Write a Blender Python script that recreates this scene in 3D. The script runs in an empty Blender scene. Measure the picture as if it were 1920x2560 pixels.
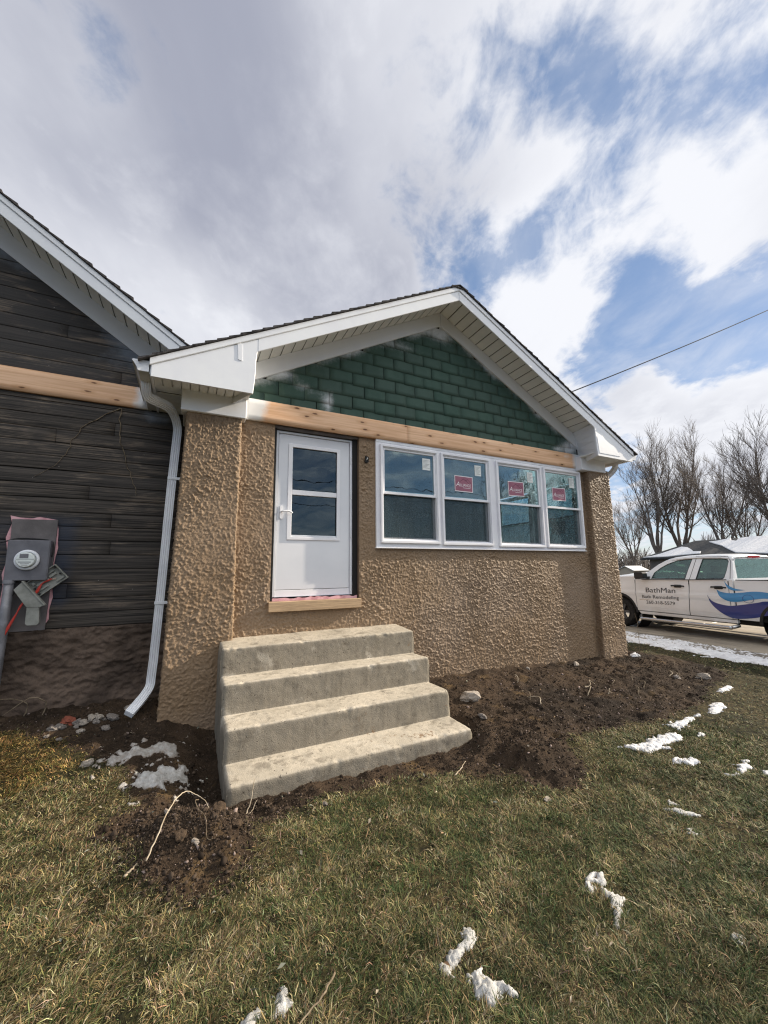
import bpy, bmesh, math, random
import numpy as np
from mathutils import Vector, Matrix
from mathutils.geometry import tessellate_polygon

SC = bpy.context.scene
COL = SC.collection
R = math.radians

# ------------------------------------------------------------------ camera
W_PX = 960.0
cam_d = bpy.data.cameras.new("camera")
cam = bpy.data.objects.new("camera", cam_d); COL.objects.link(cam)
CAM = Vector((-0.3387, -4.7896, 1.4295))
yaw, pit, rol = 0.459, 0.1456, -0.011
Fw = Vector((math.sin(yaw)*math.cos(pit), math.cos(yaw)*math.cos(pit), math.sin(pit)))
Rt = Vector((math.cos(yaw), -math.sin(yaw), 0)); Up = Rt.cross(Fw)
Rt2 = math.cos(rol)*Rt + math.sin(rol)*Up; Up2 = -math.sin(rol)*Rt + math.cos(rol)*Up
mw = Matrix((Rt2, Up2, -Fw)).transposed().to_4x4(); mw.translation = CAM
cam.matrix_world = mw
cam_d.sensor_fit = 'HORIZONTAL'; cam_d.sensor_width = 36.0
cam_d.lens = 36.0*979.9628/1920.0
cam_d.clip_start = 0.05; cam_d.clip_end = 3000
SC.camera = cam

# ------------------------------------------------------------------ light
SUN_TO = Vector((1.0, -0.15, 0.5)).normalized()
sun_d = bpy.data.lights.new("sun", 'SUN'); sun_d.energy = 5.0; sun_d.angle = R(0.55); sun_d.color = (1.0, 0.87, 0.70)
sun = bpy.data.objects.new("sun", sun_d); COL.objects.link(sun)
sun.rotation_euler = SUN_TO.to_track_quat('Z', 'Y').to_euler()
SC.view_settings.view_transform = 'Standard'; SC.view_settings.look = 'None'
SC.view_settings.exposure = 0.52; SC.view_settings.gamma = 1.0
SC.render.film_transparent = False
SC.cycles.use_denoising = True; SC.cycles.denoiser = 'OPENIMAGEDENOISE'; SC.cycles.denoising_input_passes = 'RGB_ALBEDO_NORMAL'; SC.cycles.denoising_prefilter = 'NONE'; SC.cycles.use_adaptive_sampling = False; SC.cycles.filter_width = 1.2; SC.cycles.sample_clamp_indirect = 6.0
SC.cycles.max_bounces = 8; SC.cycles.transparent_max_bounces = 16

class NT:
    """small node-tree builder"""
    def __init__(s, tree): s.t = tree; s.t.nodes.clear()
    def n(s, typ, **kw):
        nd = s.t.nodes.new(typ)
        for k, v in kw.items():
            if k == 'i':
                for a, b in v.items():
                    if isinstance(b, bpy.types.NodeSocket): s.t.links.new(b, nd.inputs[a])
                    else: nd.inputs[a].default_value = b
            else: setattr(nd, k, v)
        return nd
    def math(s, op, a, b=None, c=None, clamp=False):
        nd = s.t.nodes.new('ShaderNodeMath'); nd.operation = op; nd.use_clamp = clamp
        for i, v in enumerate((a, b, c)):
            if v is None: continue
            if isinstance(v, bpy.types.NodeSocket): s.t.links.new(v, nd.inputs[i])
            else: nd.inputs[i].default_value = v
        return nd.outputs[0]
    def vmath(s, op, a, b=None):
        nd = s.t.nodes.new('ShaderNodeVectorMath'); nd.operation = op
        for i, v in enumerate((a, b)):
            if v is None: continue
            if isinstance(v, bpy.types.NodeSocket): s.t.links.new(v, nd.inputs[i])
            else: nd.inputs[i].default_value = v
        return nd
    def mix(s, f, a, b, mode='MIX'):
        nd = s.t.nodes.new('ShaderNodeMix'); nd.data_type = 'RGBA'; nd.blend_type = mode; nd.clamp_factor = True
        for k, v in ((0, f), (6, a), (7, b)):
            if isinstance(v, bpy.types.NodeSocket): s.t.links.new(v, nd.inputs[k])
            else: nd.inputs[k].default_value = v if k == 0 else (tuple(v)+(1,) if len(v) == 3 else v)
        return nd.outputs[2]
    def ss(s, x, a, b):
        nd = s.t.nodes.new('ShaderNodeMapRange'); nd.interpolation_type = 'SMOOTHSTEP'
        s.t.links.new(x, nd.inputs[0]); nd.inputs[1].default_value = a; nd.inputs[2].default_value = b
        return nd.outputs[0]
    def noise(s, vec, scale, detail=4, rough=.55, dist=0., out=0):
        nd = s.t.nodes.new('ShaderNodeTexNoise'); nd.inputs['Scale'].default_value = scale
        nd.inputs['Detail'].default_value = detail; nd.inputs['Roughness'].default_value = rough
        nd.inputs['Distortion'].default_value = dist
        if vec is not None: s.t.links.new(vec, nd.inputs['Vector'])
        return nd.outputs[out]
    def mapping(s, vec, scale=(1, 1, 1), loc=(0, 0, 0), rot=(0, 0, 0)):
        nd = s.t.nodes.new('ShaderNodeMapping'); s.t.links.new(vec, nd.inputs[0])
        nd.inputs[1].default_value = loc; nd.inputs[2].default_value = rot; nd.inputs[3].default_value = scale
        return nd.outputs[0]

# ------------------------------------------------------------------ sky with broken cloud
world = bpy.data.worlds.new("World"); SC.world = world; world.use_nodes = True
world.cycles.sampling_method = 'MANUAL'; world.cycles.sample_map_resolution = 2048
w = NT(world.node_tree)
d = w.n('ShaderNodeTexCoord').outputs['Generated']
sky = w.n('ShaderNodeTexSky', sky_type='NISHITA', sun_disc=False)
sky.sun_elevation = math.asin(SUN_TO.z); sky.sun_rotation = math.atan2(SUN_TO.x, SUN_TO.y)
sky.altitude = 300; sky.air_density = 1.0; sky.dust_density = 0.6; sky.ozone_density = 2.0
sep = w.n('ShaderNodeSeparateXYZ', i={0: d})
den = w.math('ADD', w.math('MAXIMUM', sep.outputs[2], 0.0), 0.16)
px = w.math('DIVIDE', sep.outputs[0], den); py = w.math('DIVIDE', sep.outputs[1], den)
al = w.math('ADD', w.math('MULTIPLY', px, math.sin(yaw)), w.math('MULTIPLY', py, math.cos(yaw)))      # cloud streets run along this bearing
cr_ = w.math('SUBTRACT', w.math('MULTIPLY', px, math.cos(yaw)), w.math('MULTIPLY', py, math.sin(yaw)))
p = w.n('ShaderNodeCombineXYZ', i={0: cr_, 1: al, 2: 0.35}).outputs[0]
def lobe(v, a0, a1):
    v = Vector(v).normalized()
    dt = w.vmath('DOT_PRODUCT', d, tuple(v)).outputs['Value']
    return w.ss(dt, math.cos(R(a0)), math.cos(R(a1)))     # 1 inside a1, 0 outside a0
def wsum(terms):
    acc = None
    for wgt, t in terms:
        x = w.math('MULTIPLY', t, wgt); acc = x if acc is None else w.math('ADD', acc, x)
    return acc
CLEAR = [(-.10, ((-.236, .601, .764), 9, 1.4)), (-.15, ((-.101, .631, .770), 8, 1.0)), (-.13, ((.519, .334, .787), 7, 1)), (-.10, ((.677, .263, .687), 9, 1.6)), (-.15, ((.487, .594, .641), 8, 1.2)), (-.17, ((.798, .398, .452), 10, 3.)), (-.10, ((.83, .34, .44), 11, 3)), (-.22, ((.862, .286, .42), 9, 1.8)), (-.18, ((.750, .480, .455), 6, 1.0)), (-.11, ((.722, .365, .588), 7, 1.2)), (-.07, ((.701, .185, .688), 9, 1.6)), (-.11, ((.293, .640, .710), 7, 1.0)), (-.18, ((.871, .334, .360), 7, 1.4)), (-.10, ((.621, .472, .626), 6, .8)), (-.10, ((.56, .54, .63), 7, 1)),
         (-.30, ((.35, -.93, .12), 44, 12)), (-.3, ((-.4, -.9, .1), 40, 8))]
COVER = [(.2, ((-.155, .883, .443), 45, 6.)), (.17, ((.102, .624, .775), 42, 5.6)), (.12, ((.474, .772, .423), 21, 2.8)), (.16, ((.771, .253, .584), 9, 1.2)), (.32, ((.898, .358, .255), 10, 1.4)), (.26, ((.826, .441, .351), 5, 1.)), (.10, ((.80, .33, .50), 6, 1.)), (.12, ((.675, .554, .488), 9, 1.2)), (.13, ((.685, .464, .561), 9, 1.2)), (.2, ((.910, .304, .283), 8, 1.)), (.055, ((.66, .32, .67), 36, 10)), (.35, ((.1, -.62, .78), 50, 22)), (.75, ((.84, -.53, .13), 15, 7))]
TONE = [(.5, ((.84, -.53, .13), 16, 7)), (0.35, ((0.768, 0.251, 0.589), 15, 2.0)), (0.28, ((0.670, 0.439, 0.599), 15, 2.0)), (0.16, ((0.232, 0.754, 0.614), 33, 4.4)), (0.35, ((0.893, 0.370, 0.258), 14, 1.8)), (0.14, ((0.517, 0.423, 0.744), 24, 3.2)), (0.25, ((0.624, 0.613, 0.485), 18, 2.4)), (-0.22, ((-0.197, 0.611, 0.767), 24, 3.2)), (-0.16, ((0.226, 0.489, 0.842), 33, 4.4)), (-0.16, ((-0.032, 0.665, 0.747), 18, 2.4)), (-0.15, ((0.440, 0.592, 0.676), 12, 1.6)), (0.06, ((-0.189, 0.829, 0.526), 30, 4.0)), (-0.06, ((0.092, 0.743, 0.663), 15, 2.0))]
bias = wsum([(a*.85, lobe(*b)) for a, b in CLEAR+COVER])
n1 = w.noise(w.mapping(p, (1.0, .62, 1), (4.3, 1.7, 0)), 1.5, 8, .55, .30)
n2 = w.noise(w.mapping(p, (1.0, .7, 1), (9.1, 3.3, 2)), 4.6, 7, .58, .45)
n4 = w.noise(w.mapping(p, (1.0, .75, 1), (2.1, 6.3, 3)), 15., 6, .6, .3)
nn = w.math('ADD', w.math('ADD', w.math('MULTIPLY', n1, .62), w.math('MULTIPLY', n2, .76)), w.math('MULTIPLY', n4, .32))   # mean .85
cov = w.math('ADD', w.math('SUBTRACT', nn, .325), bias)
dens = w.math('MAXIMUM', w.ss(cov, .40, .67), w.math('MULTIPLY', w.ss(n2, .30, .75), .42))
n3 = w.noise(w.mapping(p, (1, .42, 1), (1.2, 7.7, 5)), 1.5, 6, .48, .5)
tone = w.math('ADD', w.math('ADD', w.math('MULTIPLY', w.math('SUBTRACT', n3, .5), 1.8), w.math('MULTIPLY', w.math('SUBTRACT', n2, .5), .8)), w.math('MULTIPLY', w.math('SUBTRACT', n4, .5), .4))
tone = w.math('ADD', w.math('ADD', tone, .47), wsum([(a, lobe(*b)) for a, b in TONE]))
tone = w.math('ADD', tone, w.math('MULTIPLY', w.math('SUBTRACT', 1., w.ss(cov, .58, .80)), .22))    # thin edges are brighter
tone = w.ss(tone, -.10, 1.12)
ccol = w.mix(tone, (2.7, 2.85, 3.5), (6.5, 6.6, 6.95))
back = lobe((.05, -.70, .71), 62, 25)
ccol = w.mix(w.math('MULTIPLY', back, .9), ccol, (13.5, 13.3, 13.0))  # unseen cloud behind the camera, made extra bright as added fill for front faces
bg1 = w.n('ShaderNodeBackground', i={0: w.mix(.5, sky.outputs[0], (1.6, 2.5, 4.3)), 1: .10})
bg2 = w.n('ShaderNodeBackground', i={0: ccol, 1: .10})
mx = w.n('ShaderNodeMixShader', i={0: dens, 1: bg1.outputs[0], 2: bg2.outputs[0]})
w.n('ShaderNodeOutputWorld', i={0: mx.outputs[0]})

# ------------------------------------------------------------------ numpy noise
_rng = np.random.RandomState(7)
_perm = _rng.permutation(512); _perm = np.concatenate([_perm, _perm, _perm])
_gr = _rng.normal(size=(512, 3)); _gr /= np.linalg.norm(_gr, axis=1)[:, None]
def perlin(x, y, z=0.0):
    x, y = np.asarray(x, float), np.asarray(y, float); z = np.zeros_like(x)+z
    xi, yi, zi = np.floor(x).astype(int), np.floor(y).astype(int), np.floor(z).astype(int)
    xf, yf, zf = x-xi, y-yi, z-zi
    f = lambda t: t*t*t*(t*(t*6-15)+10)
    u, v, q = f(xf), f(yf), f(zf); r = 0
    for a in (0, 1):
        for b in (0, 1):
            for c in (0, 1):
                h = _perm[_perm[_perm[(xi+a) & 511]+((yi+b) & 511)]+((zi+c) & 511)]
                g = _gr[h]
                dt = g[..., 0]*(xf-a)+g[..., 1]*(yf-b)+g[..., 2]*(zf-c)
                r = r+dt*(u if a else 1-u)*(v if b else 1-v)*(q if c else 1-q)
    return r*1.6
def fbm(x, y, z=0.0, o=4, g=.5):
    r, a, s = 0, 1., 1.
    for k in range(o):
        r = r+a*perlin(np.asarray(x)*s+17*k, np.asarray(y)*s, z*s+3.1*k); a *= g; s *= 2.02
    return r
def sstep(x, a, b):
    t = np.clip((x-a)/(b-a), 0, 1); return t*t*(3-2*t)

# ------------------------------------------------------------------ object helpers
def np_mesh(name, V, F, mats=(), smooth=False, attrs=None, fmat=None):
    """V (n,3); F list of arrays of faces, each (m,k)"""
    me = bpy.data.meshes.new(name)
    F = [np.asarray(f, np.int32) for f in F if len(f)]
    loops = np.concatenate([f.ravel() for f in F]); cnt = np.concatenate([np.full(len(f), f.shape[1], np.int32) for f in F])
    me.vertices.add(len(V)); me.vertices.foreach_set('co', np.asarray(V, np.float32).ravel())
    me.loops.add(len(loops)); me.loops.foreach_set('vertex_index', loops)
    me.polygons.add(len(cnt)); st = np.zeros(len(cnt), np.int32); st[1:] = np.cumsum(cnt)[:-1]
    me.polygons.foreach_set('loop_start', st)
    if smooth: me.polygons.foreach_set('use_smooth', np.ones(len(cnt), bool))
    if fmat is not None: me.polygons.foreach_set('material_index', np.asarray(fmat, np.int32))
    for k, a in (attrs or {}).items():
        a = np.asarray(a, np.float32)
        if a.ndim == 1: at = me.attributes.new(k, 'FLOAT', 'POINT'); at.data.foreach_set('value', a)
        else:
            at = me.attributes.new(k, 'FLOAT_COLOR', 'POINT')
            at.data.foreach_set('color', np.concatenate([a, np.ones((len(a), 1), np.float32)], 1).ravel())
    me.update(calc_edges=True); me.validate()
    for m in mats: me.materials.append(m)
    return me
def link(name, me, parent=None, label=None, cat=None, group=None, kind=None):
    o = bpy.data.objects.new(name, me); COL.objects.link(o)
    if parent is not None: o.parent = parent
    if label: o['label'] = label
    if cat: o['category'] = cat
    if group: o['group'] = group
    if kind: o['kind'] = kind
    return o
def thing(name, label, cat, loc=(0, 0, 0), rz=0, group=None):
    o = link(name, None, None, label, cat, group); o.location = loc; o.rotation_euler = (0, 0, rz); return o

class MB:
    def __init__(s): s.v = []; s.f = []
    def add(s, vs, fs):
        b = len(s.v); s.v += [tuple(v) for v in vs]; s.f += [tuple(i+b for i in f) for f in fs]; return s
    def box(s, x0, x1, y0, y1, z0, z1, M=None):
        vs = [(x, y, z) for x in (x0, x1) for y in (y0, y1) for z in (z0, z1)]
        if M is not None: vs = [M @ Vector(v) for v in vs]
        return s.add(vs, [(0, 1, 3, 2), (4, 6, 7, 5), (0, 4, 5, 1), (2, 3, 7, 6), (0, 2, 6, 4), (1, 5, 7, 3)])
    def prism(s, outlines, fm, bm):
        """filled polygon with holes; outlines[k] = [(u,w)..]; fm, bm map (u,w) to 3-D front / back"""
        if not isinstance(outlines[0][0], (tuple, list)): outlines = [outlines]
        tri = tessellate_polygon([[Vector((a, b, 0)) for a, b in o] for o in outlines])
        pts = [q for o in outlines for q in o]; n = len(pts)
        vs = [fm(a, b) for a, b in pts]+[bm(a, b) for a, b in pts]
        fs = [tuple(t) for t in tri]+[tuple(i+n for i in reversed(t)) for t in tri]
        k = 0
        for o in outlines:
            m = len(o)
            for i in range(m): a, b = k+i, k+(i+1) % m; fs.append((a, b, b+n, a+n))
            k += m
        return s.add(vs, fs)
    def xz(s, outlines, y0, y1): return s.prism(outlines, lambda a, b: (a, y0, b), lambda a, b: (a, y1, b))
    def yz(s, outlines, x0, x1): return s.prism(outlines, lambda a, b: (x0, a, b), lambda a, b: (x1, a, b))
    def xy(s, outlines, z0, z1): return s.prism(outlines, lambda a, b: (a, b, z0), lambda a, b: (a, b, z1))
    def sweep(s, path, prof, up=(0, 0, 1), radii=None, caps=True):
        """prof = closed list of (side, up) offsets carried along path"""
        P = [Vector(q) for q in path]; n = len(prof); b = len(s.v); prev = None
        for i, q in enumerate(P):
            t = (P[min(i+1, len(P)-1)]-P[max(i-1, 0)]).normalized()
            u = Vector(up) if prev is None else prev
            sd = t.cross(u)
            if sd.length < 1e-4: sd = t.cross(Vector((1, 0, 0)))
            sd.normalize(); u2 = sd.cross(t).normalized(); prev = u2
            k = radii[i] if radii else 1.
            for a, c in prof: s.v.append(tuple(q+sd*a*k+u2*c*k))
        for i in range(len(P)-1):
            for j in range(n):
                a = b+i*n+j; c = b+i*n+(j+1) % n; s.f.append((a, c, c+n, a+n))
        if caps: s.f.append(tuple(b+j for j in reversed(range(n)))); s.f.append(tuple(b+(len(P)-1)*n+j for j in range(n)))
        return s
    def tube(s, path, r, n=8, radii=None):
        return s.sweep(path, [(r*math.cos(6.28318*k/n), r*math.sin(6.28318*k/n)) for k in range(n)], radii=radii)
    def lathe(s, prof, c, ax='y', n=32):
        """prof (radius, offset along axis)"""
        b = len(s.v); m = len(prof)
        for k in range(n):
            a = 2*math.pi*k/n
            for r, h in prof:
                x, y = r*math.cos(a), r*math.sin(a)
                v = {'y': (x, h, y), 'x': (h, x, y), 'z': (x, y, h)}[ax]
                s.v.append((c[0]+v[0], c[1]+v[1], c[2]+v[2]))
        for k in range(n):
            for j in range(m-1):
                a = b+k*m+j; c2 = b+((k+1) % n)*m+j; s.f.append((a, c2, c2+1, a+1))
        return s
    def map(s, fn): s.v = [tuple(fn(*v)) for v in s.v]; return s
    def build(s, name, mat, parent=None, bevel=0, smooth=False, recalc=True, seg=1, **kw):
        me = bpy.data.meshes.new(name); me.from_pydata(s.v, [], s.f); me.update()
        if recalc:
            bm = bmesh.new(); bm.from_mesh(me); bmesh.ops.recalc_face_normals(bm, faces=bm.faces); bm.to_mesh(me); bm.free()
        me.materials.append(mat)
        if smooth: me.polygons.foreach_set('use_smooth', [True]*len(me.polygons))
        o = link(name, me, parent, **kw)
        if bevel:
            md = o.modifiers.new('bevel', 'BEVEL'); md.width = bevel; md.segments = seg; md.limit_method = 'ANGLE'
        return o
def arc(c, r, a0, a1, n):
    return [(c[0]+r*math.cos(R(a0+(a1-a0)*k/n)), c[1]+r*math.sin(R(a0+(a1-a0)*k/n))) for k in range(n+1)]
def rrect(x0, x1, z0, z1, r, n=3):
    return (arc((x1-r, z1-r), r, 0, 90, n)+arc((x0+r, z1-r), r, 90, 180, n)+arc((x0+r, z0+r), r, 180, 270, n)+arc((x1-r, z0+r), r, 270, 360, n))
def smooth_path(pts, n=6):
    P = [Vector(q) for q in pts]; out = []
    for i in range(len(P)-1):
        a = P[max(i-1, 0)]; b = P[i]; c = P[i+1]; e = P[min(i+2, len(P)-1)]
        for k in range(n):
            t = k/n
            out.append(.5*((2*b)+(c-a)*t+(2*a-5*b+4*c-e)*t*t+(3*b-a-3*c+e)*t**3))
    out.append(P[-1]); return out
def text_mesh(body, size, shear=0., extrude=0.0, width=None, space=1.0):
    cu = bpy.data.curves.new('lettering', 'FONT'); cu.body = body; cu.size = size; cu.shear = shear; cu.align_x = 'CENTER'; cu.align_y = 'CENTER'
    cu.space_character = space; cu.resolution_u = 3
    o = bpy.data.objects.new('lettering', cu); COL.objects.link(o)
    me = bpy.data.meshes.new_from_object(o.evaluated_get(bpy.context.evaluated_depsgraph_get()))
    V = [tuple(v.co) for v in me.vertices]; Fc = [tuple(pg.vertices) for pg in me.polygons]
    bpy.data.objects.remove(o); bpy.data.curves.remove(cu); bpy.data.meshes.remove(me)
    if width:
        xs = [v[0] for v in V]; k = width/(max(xs)-min(xs)); V = [(v[0]*k, v[1], v[2]) for v in V]
    return V, Fc

# ------------------------------------------------------------------ materials
def material(name, col, rough=.6, spec=.5, metal=0., fn=None, coat=0.):
    m = bpy.data.materials.new(name); m.use_nodes = True; t = NT(m.node_tree)
    b = t.n('ShaderNodeBsdfPrincipled'); b.inputs['Base Color'].default_value = (*col, 1)
    b.inputs['Roughness'].default_value = rough; b.inputs['Specular IOR Level'].default_value = spec
    b.inputs['Metallic'].default_value = metal; b.inputs['Coat Weight'].default_value = coat
    t.n('ShaderNodeOutputMaterial', i={0: b.outputs[0]})
    if fn: fn(t, b)
    return m
def co(t): return t.n('ShaderNodeTexCoord').outputs['Object']
def setc(t, b, c): t.t.links.new(c, b.inputs['Base Color'])
def setr(t, b, c): t.t.links.new(c, b.inputs['Roughness'])
def bump(t, b, h, dist, strength=1.):
    nd = t.n('ShaderNodeBump', i={'Height': h, 'Distance': dist, 'Strength': strength})
    t.t.links.new(nd.outputs[0], b.inputs['Normal'])
def varied(c0, c1, scale, det=5, rough_n=.6, lo=.35, hi=.65, bmp=None, stretch=(1, 1, 1)):
    def fn(t, b):
        v = t.mapping(co(t), stretch); n = t.noise(v, scale, det, rough_n)
        setc(t, b, t.mix(t.ss(n, lo, hi), c0, c1))
        if bmp: bump(t, b, t.noise(v, bmp[0], 5, .6), bmp[1], 1.)
    return fn
def f_stucco(t, b):
    v = co(t); a = t.noise(v, 1.1, 5, .6); c = t.noise(v, 34, 4, .6)
    k = t.mix(t.ss(a, .3, .7), (.232, .153, .086), (.298, .208, .130))
    k = t.mix(t.math('MULTIPLY', t.ss(c, .45, .7), .45), k, (.16, .105, .06))
    pit = t.ss(t.noise(v, 27, 5, .7), .62, .72); k = t.mix(t.math('MULTIPLY', pit, .55), k, (.10, .066, .04))
    big = t.ss(t.noise(v, .55, 4, .6), .45, .68); k = t.mix(t.math('MULTIPLY', big, .35), k, (.20, .15, .115))
    setc(t, b, k); bump(t, b, t.noise(v, 110, 4, .65), .007, .9)
def f_found(t, b):
    v = co(t); a = t.noise(v, 2.2, 6, .6)
    setc(t, b, t.mix(t.ss(a, .3, .7), (.055, .04, .031), (.135, .098, .075))); bump(t, b, t.noise(v, 60, 5, .6), .008, .9)
def f_white(t, b):
    v = co(t); a = t.noise(v, 2.3, 5, .6)
    setc(t, b, t.mix(t.ss(a, .3, .75), (.77, .79, .83), (.83, .85, .87))); bump(t, b, t.noise(v, 5, 3, .5), .004, .35)
def f_green(t, b):
    v = co(t); a = t.noise(v, 3.5, 5, .6); c = t.noise(v, 160, 3, .6)
    at = t.n('ShaderNodeAttribute', attribute_name='tone').outputs['Fac']; pa = t.n('ShaderNodeAttribute', attribute_name='overspray').outputs['Fac']
    k = t.mix(t.ss(a, .3, .7), (.037, .080, .062), (.056, .105, .083))
    k = t.mix(t.math('MULTIPLY', at, .5), k, (.065, .10, .085))
    k = t.mix(t.math('MULTIPLY', t.ss(c, .5, .8), .25), k, (.12, .16, .14))
    fl = t.ss(t.noise(v, 26, 6, .7), .735, .77)
    k = t.mix(t.math('MULTIPLY', fl, .8), k, (.6, .62, .6))
    n = t.noise(v, 22, 5, .7)
    pm = t.ss(t.math('ADD', pa, t.math('MULTIPLY', t.math('SUBTRACT', n, .5), .55)), .05, 1.0)
    k = t.mix(pm, k, (.70, .73, .76)); setc(t, b, k); bump(t, b, c, .002, .5)
def f_pine(t, b):
    v = co(t); g = t.noise(t.mapping(v, (1.2, 9, 42)), 1.0, 6, .6, .25)
    k = t.mix(t.ss(g, .36, .66), (.84, .55, .35), (.69, .41, .235))
    wd = t.noise(t.mapping(v, (.8, 1, 3.5)), 1.0, 4, .5)
    k = t.mix(t.math('MULTIPLY', t.ss(wd, .45, .7), .35), k, (.60, .34, .18))
    sp_ = t.n('ShaderNodeSeparateXYZ', i={0: v}); xz_ = t.n('ShaderNodeCombineXYZ', i={0: t.math('MULTIPLY', sp_.outputs[0], 2.1), 1: t.math('MULTIPLY', sp_.outputs[2], 6.2), 2: 0.}).outputs[0]
    vo = t.n('ShaderNodeTexVoronoi', feature='F1', voronoi_dimensions='2D'); t.t.links.new(xz_, vo.inputs['Vector']); vo.inputs['Scale'].default_value = 1.
    wob = t.math('ADD', vo.outputs['Distance'], t.math('MULTIPLY', t.math('SUBTRACT', t.noise(v, 16, 3), .5), .14))
    k = t.mix(t.math('MULTIPLY', t.math('SUBTRACT', 1., t.ss(wob, .07, .26)), .45), k, (.52, .27, .12))
    k = t.mix(t.math('SUBTRACT', 1., t.ss(wob, .035, .085)), k, (.16, .072, .035))
    at = t.n('ShaderNodeAttribute', attribute_name='overspray').outputs['Fac']
    pm = t.ss(t.math('ADD', at, t.math('MULTIPLY', t.math('SUBTRACT', t.noise(v, 14, 5, .7), .5), .6)), .25, .85)
    setc(t, b, t.mix(pm, k, (.74, .74, .74))); bump(t, b, g, .002, .4)
def f_siding(t, b):
    v = co(t); at = t.n('ShaderNodeAttribute', attribute_name='tone').outputs['Fac']
    g = t.noise(t.mapping(v, (1.3, 1, 80), (0, 0, 0)), 1., 7, .66, .2); s = t.noise(t.mapping(v, (.8, 1, 3.2)), 1.6, 6, .65, .5)
    k = t.mix(t.ss(g, .32, .70), (.012, .011, .010), (.098, .083, .070))
    k = t.mix(t.math('MULTIPLY', at, .45), k, (.058, .055, .054))
    br = t.math('MULTIPLY', t.ss(s, .50, .66), t.ss(g, .40, .60)); k = t.mix(t.math('MULTIPLY', br, .85), k, (.21, .165, .125))
    rd = t.ss(t.noise(v, 1.1, 4, .6), .56, .75); k = t.mix(t.math('MULTIPLY', rd, .3), k, (.085, .05, .038))
    pa = t.n('ShaderNodeAttribute', attribute_name='overspray').outputs['Fac']
    pm = t.ss(t.math('ADD', pa, t.math('MULTIPLY', t.math('SUBTRACT', t.noise(v, 9, 5, .7), .5), .7)), .15, 1.2)
    k = t.mix(t.math('MULTIPLY', pm, .55), k, (.36, .42, .50))
    bl = t.n('ShaderNodeAttribute', attribute_name='bluish').outputs['Fac']; k = t.mix(t.math('MULTIPLY', bl, .75), k, (.032, .042, .066))
    fl = t.ss(t.noise(t.mapping(v, (1, 1, 1.2)), 15, 5, .74), .70, .73); k = t.mix(t.math('MULTIPLY', fl, .85), k, (.55, .50, .47))
    setc(t, b, k); bump(t, b, g, .006, .9)
def f_conc(t, b):
    v = co(t); a = t.noise(v, 2.0, 7, .65); c = t.noise(v, 26, 5, .65); f = t.noise(v, 120, 3, .6)
    k = t.mix(t.ss(a, .3, .72), (.27, .24, .19), (.50, .445, .36)); k = t.mix(t.math('MULTIPLY', t.ss(c, .5, .75), .5), k, (.20, .17, .13))
    st = t.noise(t.mapping(v, (9, 9, 1.2)), 1.6, 5, .65); k = t.mix(t.math('MULTIPLY', t.ss(st, .48, .68), .6), k, (.13, .115, .092))
    td = t.n('ShaderNodeAttribute', attribute_name='tread').outputs['Fac']; k = t.mix(t.math('MULTIPLY', t.math('SUBTRACT', 1., td), t.math('ADD', .30, t.math('MULTIPLY', a, .75))), k, (.175, .155, .122)); k = t.mix(t.math('MULTIPLY', td, .32), k, (.60, .53, .42))  # sun contrast put into the colour: treads lightened, risers darkened
    so = t.n('ShaderNodeAttribute', attribute_name='soiled').outputs['Fac']
    k = t.mix(t.ss(t.math('ADD', so, t.math('MULTIPLY', t.math('SUBTRACT', t.noise(v, 21, 6, .75), .5), 2.6)), .52, .80), k, (.20, .13, .075))
    bl = t.noise(v, 6.5, 7, .7, .3); k = t.mix(t.math('MULTIPLY', t.ss(bl, .53, .66), .55), k, (.115, .098, .076)); k = t.mix(t.math('MULTIPLY', t.ss(t.noise(v, 4, 6, .68), .56, .68), .45), k, (.50, .46, .39))
    pit = t.ss(t.noise(v, 34, 3, .55), .66, .70); k = t.mix(t.math('MULTIPLY', pit, .8), k, (.075, .062, .05))
    setc(t, b, k); bump(t, b, t.math('SUBTRACT', t.math('ADD', f, c), pit), .006, .7)
def f_soil(t, b):
    v = co(t); a = t.noise(v, 1.8, 6, .62); c = t.noise(v, 24, 6, .65); f = t.noise(v, 90, 4, .6)
    k = t.mix(t.ss(a, .34, .66), (.026, .018, .012), (.070, .047, .030)); k = t.mix(t.math('MULTIPLY', t.ss(c, .5, .72), .6), k, (.098, .068, .046))
    y = t.ss(t.noise(v, 3.1, 4, .55), .58, .74); k = t.mix(t.math('MULTIPLY', y, .55), k, (.20, .13, .06))
    sdk = t.n('ShaderNodeAttribute', attribute_name='soil_dark').outputs['Fac']; k = t.mix(t.math('MULTIPLY', sdk, .78), k, (.014, .011, .009))
    gr = t.ss(t.noise(v, 48, 3, .5), .70, .735); k = t.mix(t.math('MULTIPLY', gr, .7), k, (.26, .21, .18))
    setc(t, b, k); bump(t, b, t.math('ADD', c, f), .022, 1.)
def f_lawn(t, b):
    v = co(t); a = t.noise(v, .9, 6, .62); c = t.noise(v, 30, 5, .65)
    k = t.mix(t.ss(a, .36, .64), (.040, .038, .016), (.090, .070, .034)); k = t.mix(t.ss(c, .40, .62), k, (.016, .015, .009))
    setc(t, b, k); bump(t, b, c, .02, 1.)
def f_attr(name, rough_var=False):
    def fn(t, b): setc(t, b, t.n('ShaderNodeAttribute', attribute_name=name).outputs['Color'])
    return fn
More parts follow.
